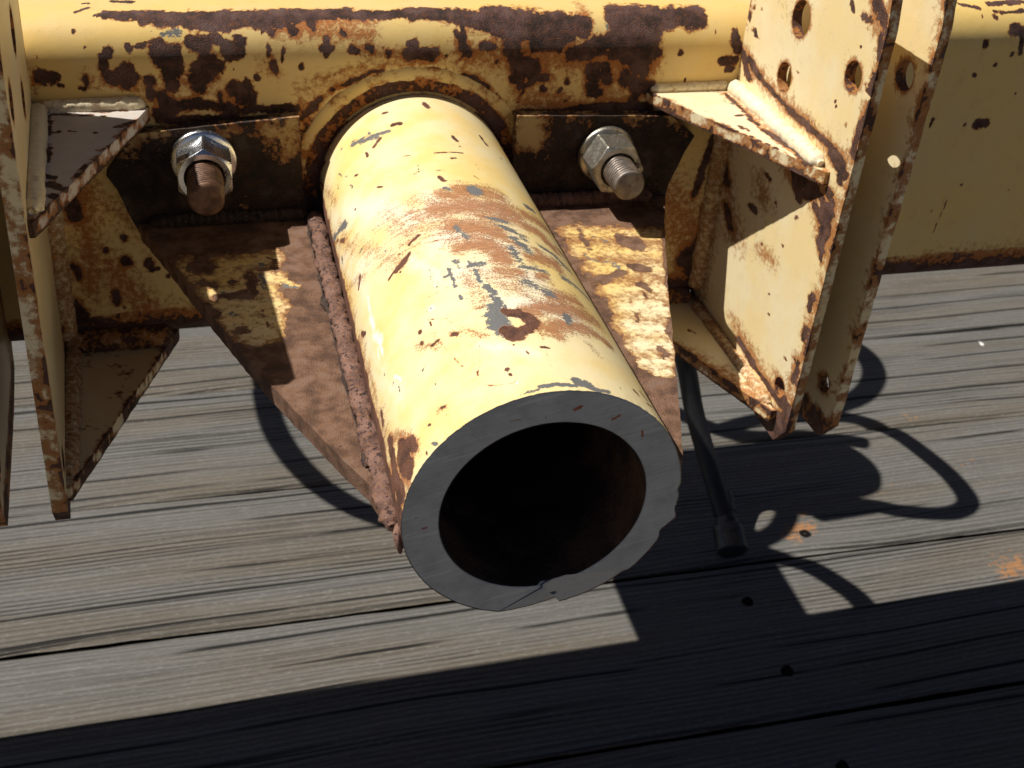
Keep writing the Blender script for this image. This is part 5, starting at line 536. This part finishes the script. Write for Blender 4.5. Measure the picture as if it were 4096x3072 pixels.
# welds of the lugs and gussets (painted over)
def pb(pts, r, seed, wear, mat='lug', rough=0.16): return bead('weld_bead', pts, r, mat, bar, seed, wear, rough)
pb([(0.1985, 0.297, 0.0570), (0.1985, 0.180, 0.0570)], 0.0048, 1.0, (0.12, 0.25, 0, 0.7))
pb([(0.1450, 0.2985, 0.0560), (0.1960, 0.2985, 0.0570)], 0.0032, 2.0, (0.1, 0.3, 0, 0.6))
pb([(0.1985, 0.2985, 0.0480), (0.1985, 0.2985, -0.088)], 0.0062, 3.0, (0.26, 0.5, 0, 0.2))
pb([(0.1985, 0.297, -0.0990), (0.1990, 0.176, -0.0990)], 0.0040, 4.0, (0.22, 0.5, 0, 0.5))
pb([(0.1490, 0.3030, -0.0955), (0.1970, 0.3030, -0.0955)], 0.0060, 5.0, (0.46, 0.5, 0, 0))
pb([(-0.2040, 0.297, 0.0565), (-0.1950, 0.172, 0.0565)], 0.0050, 6.0, (0.12, 0.2, 0, 0.6))
pb([(-0.2030, 0.2985, 0.0560), (-0.1490, 0.2985, 0.0565)], 0.0046, 7.0, (0.12, 0.3, 0, 0.6))
pb([(-0.2062, 0.2985, 0.0480), (-0.2130, 0.2985, -0.090)], 0.0066, 8.0, (0.3, 0.45, 0, 0.2))
pb([(-0.2110, 0.300, -0.0990), (-0.2045, 0.176, -0.0990)], 0.0050, 9.0, (0.3, 0.4, 0, 0.4))
pb([(-0.1510, 0.3030, -0.0955), (-0.2165, 0.3030, -0.0955)], 0.0085, 10.0, (0.5, 0.4, 0, 0))

# sleeve that the pipe slides into, with its ring of weld
V, q = lathe_y(0, 0, [(0.0590, 0.62), (0.0590, 0.2990), (0.0668, 0.2990), (0.0668, 0.502), (0.0800, 0.502), (0.0800, 0.80), (0.0590, 0.80), (0.0590, 0.62)], 96)
W = np.tile([0.55, 0.5, 0, 0], (len(V), 1)).astype(float); mk('sleeve', V, [q], 'beam', bar, W, False)
a = np.linspace(0, 2*pi, 420, endpoint=False); nr = 16; b = np.linspace(0, 2*pi, nr, endpoint=False)
V = np.empty((len(a), nr, 3))
for i, t in enumerate(a):
    rm = 0.0684+0.0006*mnoise.noise(Vector((math.cos(t)*5, math.sin(t)*5, 0))); rr = 0.0058*(1+0.14*mnoise.noise(Vector((math.cos(t)*9, math.sin(t)*9, 4)))+0.05*mnoise.noise(Vector((math.cos(t)*40, math.sin(t)*40, 4))))
    V[i, :, 0] = (rm+rr*np.cos(b))*math.cos(t); V[i, :, 2] = (rm+rr*np.cos(b))*math.sin(t); V[i, :, 1] = 0.3012-0.42*rr*np.sin(b)
V = V.reshape(-1, 3); rad = np.hypot(V[:, 0], V[:, 2])
nz = vnoise(V, 60, 3)+0.7*vnoise(V, 190, 4)
W = zero(V); W[:, 0] = np.clip(1-(rad-0.0640)/0.0045, 0, 1)*(0.70+0.5*nz)+np.clip((rad-0.0722)/0.002, 0, 1)*(0.50+0.6*nz); W[:, 1] = 0.35+0.4*nz
W[:, 0] = np.maximum(W[:, 0], np.clip((0.03-V[:, 2])/0.03, 0, 1)*0.6)
mk('weld_ring', V, [gridq(len(a), nr, cu=True, cv=True)], 'beam', bar, W)
# unseen cross stub shaped for its deck shadow; stands beyond the picture carry the beam
P = [(0.02, 0.742, 0.0), (0.238, 0.742, 0.0), (0.254, 0.742, 0.0), (0.266, 0.742, 0.0), (0.272, 0.742, 0.0)]
V, q = tube(P, np.array([0.060, 0.060, 0.055, 0.042, 0.02]), 28); mk('rear_stub', V, q, 'beam', bar, np.tile([0.3, 0.3, 0, 0], (len(V), 1)))
for x in (-1.25, 1.55):
    V, q = tube([(x, 0.4, -0.1005), (x, 0.4, DZ+0.012)], 0.045, 4, True); mk('stand_leg', V, q, 'beam', bar, np.tile([0.2, 0.2, 0, 0], (len(V), 1)), False)
    V, q = tube([(x, 0.4, DZ+0.002), (x, 0.4, DZ+0.012)], 0.12, 4, True); mk('stand_foot', V, q, 'beam', bar, np.tile([0.3, 0.3, 0, 0], (len(V), 1)), False)

# ------------------------------------------------------------------ the bolted pipe mount
mount = thing('pipe_mount', 'thick yellow steel pipe stub with sawn open end, welded to a rusty triangular plate', 'pipe', (0, 0.15, -0.057))
PR, PI_ = 0.057, 0.0421
def recess(x, z):
    """How far the sawn face lies behind its main plane: the last part of the cut was made askew."""
    x = np.asarray(x, float); z = np.asarray(z, float)
    # line A-B of the second cut
    ax, az, bx, bz = -0.0192, -0.0570, 0.0108, -0.0386
    nx, nz_ = (bz-az), -(bx-ax); L = math.hypot(nx, nz_); d = ((x-ax)*nx+(z-az)*nz_)/L          # >0 below the line
    sx, sz, tx, tz = 0.0026, -0.0440, 0.0112, -0.0560
    e = ((x-sx)*(tz-sz)-(z-sz)*(tx-sx)); e = -e/math.hypot(tx-sx, tz-sz)                          # >0 right of the step
    f1 = np.clip(d, 0, None)*0.32
    f2 = 0.0009*np.clip(1-(x-0.010)/0.034, 0, 1)+0.0010
    lowr = np.clip((-0.0386-0.05*(x-0.0108)-z)/0.0014, 0, 1)*np.clip((0.050-x)/0.004, 0, 1)
    f2 = f2*lowr
    s = np.clip(e/0.0009+0.5, 0, 1)
    return np.where(z < -0.03, (1-s)*f1*(d > 0)+s*f2, 0.0)
def rim(a):
    d = np.degrees((a+pi) % (2*pi)-pi)
    nz = np.array([mnoise.noise(Vector((math.cos(t)*30, math.sin(t)*30, 2)))+0.25*mnoise.noise(Vector((math.cos(t)*60, math.sin(t)*60, 2))) for t in np.atleast_1d(a)])
    return PR+0.00022*nz+0.0020*np.exp(-((d+13)/2.8)**2)-0.0016*np.exp(-((d+21)/3.0)**2)-0.0009*np.exp(-((d-2)/2)**2)
nth = 460; a = np.linspace(0, 2*pi, nth, endpoint=False)
tt = np.concatenate([np.linspace(0, 1, 400)**1.05, [1.4, 2.0]]); Lp = 0.305
rr = rim(a); rc = recess(PR*np.cos(a), PR*np.sin(a))
V = np.empty((len(tt), nth, 3))
bl = np.exp(-tt*Lp/0.006)[:, None]
R = PR+(rr-PR)[None, :]*bl
V[..., 0] = R*np.cos(a); V[..., 2] = R*np.sin(a); V[..., 1] = np.where(tt[:, None] <= 1, rc[None, :]*(1-np.minimum(tt, 1))[:, None]+tt[:, None]*Lp, tt[:, None]*Lp)
Vo = V.reshape(-1, 3)
W = wear_of(Vo, 'pipe')
ang = np.degrees(np.arctan2(Vo[:, 2], Vo[:, 0]))
lowl = (np.abs(ang) > 90) & (ang < 0); W[:, 0] = np.where(ang < -8, np.where(lowl, 0.8, 0.4), W[:, 0])
nzp = np.array([mnoise.noise(Vector((y*120, 0.3, 0))) for y in tt*Lp]); nzp = np.repeat(nzp, nth)
lb = np.clip((0.0062+0.003*nzp-Vo[:, 2])/0.003, 0, 1)*(Vo[:, 0] < 0); W[:, 0] = np.maximum(W[:, 0], lb*0.85)
W[:, 1] = np.maximum(W[:, 1], np.clip((0.018+0.008*nzp-Vo[:, 2])/0.012, 0, 1)*0.6*(Vo[:, 0] < 0))
W[:, 1] = np.maximum(W[:, 1], np.clip((0.004-Vo[:, 2])/0.01, 0, 1)*0.6*(Vo[:, 0] > 0))
W[:, 0] = np.maximum(W[:, 0], np.clip((Vo[:, 1]-0.293)/0.008, 0, 1)*0.55)
mk('pipe', Vo, [gridq(len(tt), nth, cv=True)], 'pipe', mount, W)
# bore
nb_ = 120; ab = np.linspace(0, 2*pi, nb_, endpoint=False)
ri = PI_*(1+0.0035*np.array([mnoise.noise(Vector((math.cos(t)*3, math.sin(t)*3, 7))) for t in ab]))
st = np.array([0, 0.004, 0.02, 0.06, 0.12, 0.2, 0.3, 0.42, 0.60]); rb = recess(PI_*np.cos(ab), PI_*np.sin(ab))
V = np.empty((len(st), nb_, 3)); V[..., 0] = ri*np.cos(ab); V[..., 2] = ri*np.sin(ab); V[..., 1] = st[:, None]+rb[None, :]*(st[:, None] < 0.01)
V = V.reshape(-1, 3); V = np.concatenate([V, [(0, 0.61, 0)]]); kk = np.arange(nb_); l = (len(st)-1)*nb_
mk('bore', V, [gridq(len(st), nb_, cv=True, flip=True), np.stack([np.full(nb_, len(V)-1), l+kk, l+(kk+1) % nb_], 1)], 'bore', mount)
# sawn face
nf = 460; af = np.linspace(0, 2*pi, nf, endpoint=False); ns = 40
rif = np.interp(af, np.r_[ab, 2*pi], np.r_[ri, ri[0]]); rof = rim(af)
s = np.linspace(0, 1, ns); Rf = rif[None, :]+(rof-rif)[None, :]*s[:, None]
V = np.empty((ns, nf, 3)); V[..., 0] = Rf*np.cos(af); V[..., 2] = Rf*np.sin(af)
V[..., 1] = recess(V[..., 0], V[..., 2])
V[..., 1] += 0.0007*((1-np.clip(s/0.05, 0, 1))**2)[:, None]+0.0005*((1-np.clip((1-s)/0.05, 0, 1))**2)[:, None]
V = V.reshape(-1, 3); W = wear_of(V, 'face'); x, z = V[:, 0], V[:, 2]; ry = recess(x, z)
W[:, 2] = np.where((ry > 0.0002) & (x > 0.004), 0.62, W[:, 2])
ab_ = np.array([0.030, 0.0182]); tl = np.clip(((x+0.0192)*ab_[0]+(z+0.0570)*ab_[1])/(ab_@ab_), 0, 1); dl = np.hypot(x+0.0192-tl*ab_[0], z+0.0570-tl*ab_[1])
W[:, 1] = np.maximum(W[:, 1], np.clip(1-dl/(0.0004+0.0016*tl), 0, 1)*0.9)
W[:, 1] = np.maximum(W[:, 1], np.clip(1-np.hypot((x-0.0085)/1.6, z+0.0500)/0.0022, 0, 1)*0.9)
mk('cut_face', V, [gridq(ns, nf, cv=True)], 'cut', mount, W)

# horizontal gusset plate under the pipe
GZ = -0.011
OUTR = [(0.161, 0.2895), (0.150, 0.262), (0.139, 0.232), (0.118, 0.170), (0.0965, 0.103), (0.083, 0.062), (0.0735, 0.034), (0.0640, 0.0235), (0.0555, 0.024), (0.0555, 0.2895)]
OUTL = [(-0.0555, 0.2895), (-0.0555, 0.0185), (-0.0590, 0.0205), (-0.0640, 0.040), (-0.0715, 0.055), (-0.084, 0.084), (-0.0985, 0.117), (-0.122, 0.180), (-0.137, 0.222), (-0.150, 0.260), (-0.161, 0.2895)]
def wg(V, uv, dd, de, dh):
    W0 = wear_of(V, 'gus', 2.0); nz = fbm(np.stack([uv[:, 0], uv[:, 1], dd*0], 1), 60, 3.3)
    pz = W0[:, 3].copy(); W = zero(V)
    W[:, 0] = np.clip(1.0-1.7*pz, -0.15, 1); W[:, 0] = np.maximum(W[:, 0], W0[:, 0]); W[:, 2] = W0[:, 2]
    W[:, 0] = np.maximum(W[:, 0], np.clip(1-de/0.003, 0, 1)*0.6); W[:, 0] = np.where(dd > 0.0005, 1.0, W[:, 0])
    W[:, 1] = np.clip(pz*(1-pz)*2.2, 0, 0.6)
    W[:, 3] = (0.12+0.80*np.clip((0.20-uv[:, 1])/0.05, 0, 1))*np.minimum(pz, 1)
    W[:, 0] += np.where((uv[:, 1] > 0.18) & (pz > 0.3) & (dd < 0.0005), np.where(V[:, 0] > 0, 0.16, 0.06), 0)
    W[:, 0] -= np.where((uv[:, 1] < 0.17) & (pz > 0.3) & (dd < 0.0005), 0.22*np.clip((pz-0.3)/0.3, 0, 1), 0)
    W[:, 0] = np.maximum(W[:, 0], 0.9*W0[:, 0])
    return W
for OUT in (OUTL, OUTR):
    if sum(p[0]*q[1]-q[0]*p[1] for p, q in zip(OUT, OUT[1:]+OUT[:1])) < 0: OUT = OUT[::-1]
    plate('gusset_plate', wobble(OUT, 0.004, 0.0006, 11.0), [], 0.0095, lambda p, d: np.stack([p[:, 0], p[:, 1], GZ-d], 1), 'gusset', mount, wg, 0.0015)
# two upright flange plates
def flange(name, pts, seed):
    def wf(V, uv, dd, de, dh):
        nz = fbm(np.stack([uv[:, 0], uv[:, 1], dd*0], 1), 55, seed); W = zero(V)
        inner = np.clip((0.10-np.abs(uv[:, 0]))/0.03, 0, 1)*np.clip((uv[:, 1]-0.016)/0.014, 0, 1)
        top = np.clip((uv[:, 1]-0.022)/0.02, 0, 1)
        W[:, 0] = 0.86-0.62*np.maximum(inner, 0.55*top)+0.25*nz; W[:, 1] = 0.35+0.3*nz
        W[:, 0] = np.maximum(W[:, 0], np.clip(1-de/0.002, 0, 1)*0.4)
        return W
    if sum(p[0]*q[1]-q[0]*p[1] for p, q in zip(pts, pts[1:]+pts[:1])) < 0: pts = pts[::-1]
    return plate(name, wobble(pts, 0.004, 0.0003, seed), [], 0.0085, lambda p, d: np.stack([p[:, 0], 0.2900+d, p[:, 1]], 1), 'flange', mount, wf, 0.003)
flange('flange_plate', [(-0.0673, 0.0495), (-0.157, 0.0430), (-0.1745, 0.0195), (-0.1698, 0.0105), (-0.1645, -0.0080), (-0.160, -0.0205), (-0.0595, -0.0205), (-0.0673, 0.0050)], 1.3)
flange('flange_plate', [(0.0595, 0.0455), (0.157, 0.0420), (0.1745, 0.0285), (0.170, 0.0190), (0.1658, 0.0068), (0.162, -0.0035), (0.160, -0.0205), (0.0575, -0.0205), (0.0585, 0.0050)], 4.3)
# weld beads of the mount
bead('weld_bead', [(-0.0618, 0.286, -0.0090), (-0.0613, 0.22, -0.0085), (-0.0606, 0.15, -0.0080), (-0.0594, 0.08, -0.0075), (-0.0586, 0.024, -0.0070), (-0.0583, 0.010, -0.0085)], 0.0046, 'bead', mount, 21.0, None, 0.36, 0.0, 0.70)
bead('weld_bead', [(-0.0668, 0.284, -0.0104), (-0.0662, 0.20, -0.0104), (-0.0648, 0.12, -0.0104), (-0.0630, 0.050, -0.0104)], 0.0016, 'bead_shaded', mount, 27.0, None, 0.8, 0.0, 1.0, 0.0011, 45.0)  # near-black strand that paints shaded crevices along the weld edge
bead('weld_bead', [(-0.0572, 0.0075, -0.0050), (-0.0576, 0.0035, -0.0075), (-0.0578, 0.0012, -0.0120), (-0.0574, 0.0010, -0.0150)], 0.0017, 'bead', mount, 22.0, None, 0.5)
bead('weld_bead', [(0.0600, 0.288, -0.0100), (0.0595, 0.15, -0.0110), (0.0580, 0.026, -0.0115)], 0.0022, 'bead_shaded', mount, 23.0, None, 0.4)
bead('weld_bead', [(0.064, 0.2865, -0.0090), (0.150, 0.2865, -0.0090)], 0.0048, 'bead', mount, 24.0, None, 0.22, 0.9)
bead('weld_bead', [(-0.066, 0.2865, -0.0090), (-0.154, 0.2865, -0.0090)], 0.0040, 'bead_shaded', mount, 25.0, None, 0.22, 0.9)

# ------------------------------------------------------------------ bolts
def bolt(cx, cz, rot, yend, zmat, tmat, label, skew):
    t = thing('bolt', label, 'bolt', (cx, 0.27, cz), 'bolts through the flange plates'); n = 96; AF = 0.0288
    def hexr(a): return AF/2/np.cos(((a-rot) % (pi/3))-pi/6)
    def chy(y0): return lambda a: y0+(hexr(a)-0.0141)*0.60
    yf = 0.2640
    pf = [(0.0101, yf+0.003), (0.0103, yf+0.0006), (0.0112, yf), (0.0139, yf), (lambda a: hexr(a)-0.0001, chy(yf+0.0001)), (lambda a: hexr(a), chy(yf+0.0004)), (lambda a: hexr(a), 0.2853)]
    V, q = lathe_y(cx, cz, pf, n); o = mk('nut', V, [q[:, ::-1]], zmat, t, None, False)
    pf = [(0.0120, 0.2850), (0.0166, 0.2852), (0.0176, 0.2858), (0.0181, 0.2868), (0.0181, 0.2885), (0.0176, 0.2896), (0.010, 0.2897)]
    V, q = lathe_y(cx, cz, pf, n); mk('washer', V, [q[:, ::-1]], zmat, t, None, True)
    m = 40; ys = np.arange(0.289, yend+0.0016, -0.00042); a = np.linspace(0, 2*pi, m, endpoint=False); pitch = 0.0025
    ph = (ys[:, None]/pitch+a[None, :]/(2*pi)) % 1.0; R = 0.0099-0.0017*np.abs(2*ph-1)**0.8
    nzr = np.array([[mnoise.noise(Vector((y*300, math.cos(t_)*3, math.sin(t_)*3))) for t_ in a] for y in ys]); R = R-0.0003*np.clip(nzr, 0, 1)
    rows = np.stack([cx+R*np.cos(a), np.broadcast_to(ys[:, None], R.shape), cz+R*np.sin(a)], -1)
    end = []
    for r, y in ((0.0092, yend+0.0011), (0.0084, yend+0.0003), (0.0074, yend), (0.004, yend-0.0001), (0.0004, yend-0.0001)):
        end.append(np.stack([cx+r*np.cos(a), np.full(m, y)+0.00012*np.cos(3*a), cz+r*np.sin(a)], -1))
    V = np.concatenate([rows, np.array(end)]); nr_ = len(V); V = V.reshape(-1, 3)
    mk('threaded_shank', V, [gridq(nr_, m, cv=True, flip=False)], tmat, t, None, True)
    return t
bolt(-0.1212, 0.0268, math.radians(88), 0.2365, 'zinc', 'rusty_thread', 'bolt with shiny zinc nut and rust-brown threaded end, beside the shaded lug', 0)
bolt(0.1168, 0.0196, math.radians(58), 0.2425, 'zinc_dull_shaded', 'steel_thread', 'bolt with dull, shade-darkened zinc nut and grey steel threads, below the sunlit gusset', 0)

# ------------------------------------------------------------------ hydraulic hoses
hose = thing('hydraulic_hose', 'black hydraulic hose ending in a steel fitting on the deck, behind the pipe', 'hose', (0.395, 0.51, DZ), 'hydraulic hoses')
def at(q, k):
    """Deck point q seen from the side of the picture, lifted k of the way up."""
    return tuple(Vector((q[0], q[1], DZ)).lerp(CAM, k))
pth = [(0.3846, 0.5007, -0.510), (0.3799, 0.5295, -0.487), (0.3727, 0.5564, -0.455), (0.364, 0.5796, -0.42), (0.3559, 0.5948, -0.38), (0.3475, 0.6, -0.35), (0.335, 0.605, -0.28), (0.315, 0.62, -0.18), (0.28, 0.65, -0.05), (0.18, 0.66, 0.0)]
FT = (0.3792, 0.4634, -0.524)

V, q = tube(spline(pth, 14), 0.0108, 18); mk('hose', V, q, 'rubber', hose)
e0, e1 = Vector(pth[0]), Vector(FT); d = (e1-e0); L = d.length; d.normalize()
pr = [(-0.030, 0.0120), (-0.029, 0.0130), (-0.006, 0.0130), (-0.005, 0.0112), (0.002, 0.0112), (0.003, 0.0125), (0.010, 0.0125), (0.011, 0.0150), (0.0125, 0.0168), (L-0.001, 0.0168), (L, 0.0155), (L+0.0005, 0.008)]
V, q = tube([tuple(e0+d*s_) for s_, r_ in pr], np.array([r_ for s_, r_ in pr]), 24); mk('fitting', V, q, 'fitting', hose, None, False)
def up_from(pts, z): return [(x-0.622*(z_-DZ), y+0.25*(z_-DZ), z_) for (x, y), z_ in zip(pts, z)]
def loop_hose(label, pts, z, r=0.0118):
    P = up_from(pts, z); o = thing('hydraulic_hose', label, 'hose', P[0], 'hydraulic hoses')
    V, q = tube(spline(P, 10), r, 14); mk('hose', V, q, 'rubber', o)
loop_hose('black hose looping out behind the toolbar, shadow ring on the sunlit boards', [(0.47, 0.70), (0.53, 0.712), (0.591, 0.706), (0.650, 0.694), (0.690, 0.655), (0.709, 0.600), (0.716, 0.552), (0.709, 0.513), (0.676, 0.500), (0.623, 0.512), (0.585, 0.530), (0.524, 0.545), (0.47, 0.565)],
          [0.02, 0.0, -0.01, -0.02, -0.03, -0.03, -0.02, -0.02, -0.02, -0.01, 0.0, 0.0, 0.0])
loop_hose('short black hose curving down beyond the rear sleeve', [(0.49, 0.60), (0.487, 0.545), (0.463, 0.512), (0.431, 0.497), (0.408, 0.492), (0.432, 0.474), (0.465, 0.452), (0.487, 0.419), (0.499, 0.386), (0.50, 0.33)],
          [0.0]*10)
loop_hose('unseen black hose added behind the rear stub to deepen the deck shadow', [(0.36, 0.84), (0.40, 0.775), (0.44, 0.725), (0.475, 0.692), (0.520, 0.676), (0.58, 0.668), (0.64, 0.64)], [0.0]*7, 0.0125)  # unseen hose, added to fill the dark mass of shadow on the boards
loop_hose('black hose end curling behind the sunlit lug, shadow close to its plates', [(0.62, 0.95), (0.70, 0.905), (0.742, 0.845), (0.738, 0.79), (0.700, 0.745), (0.645, 0.722), (0.57, 0.715)], [0.02]*7, 0.0145)
loop_hose('black hose hanging in a wide arc behind the shaded half of the toolbar', [(-0.062, 1.02), (-0.086, 0.93), (-0.088, 0.845), (-0.080, 0.778), (-0.058, 0.712), (-0.022, 0.650), (0.022, 0.608), (0.09, 0.572), (0.2, 0.56)],
          [0.05, 0.04, 0.02, 0.01, 0.0, 0.0, 0.0, 0.0, 0.0], 0.0138)
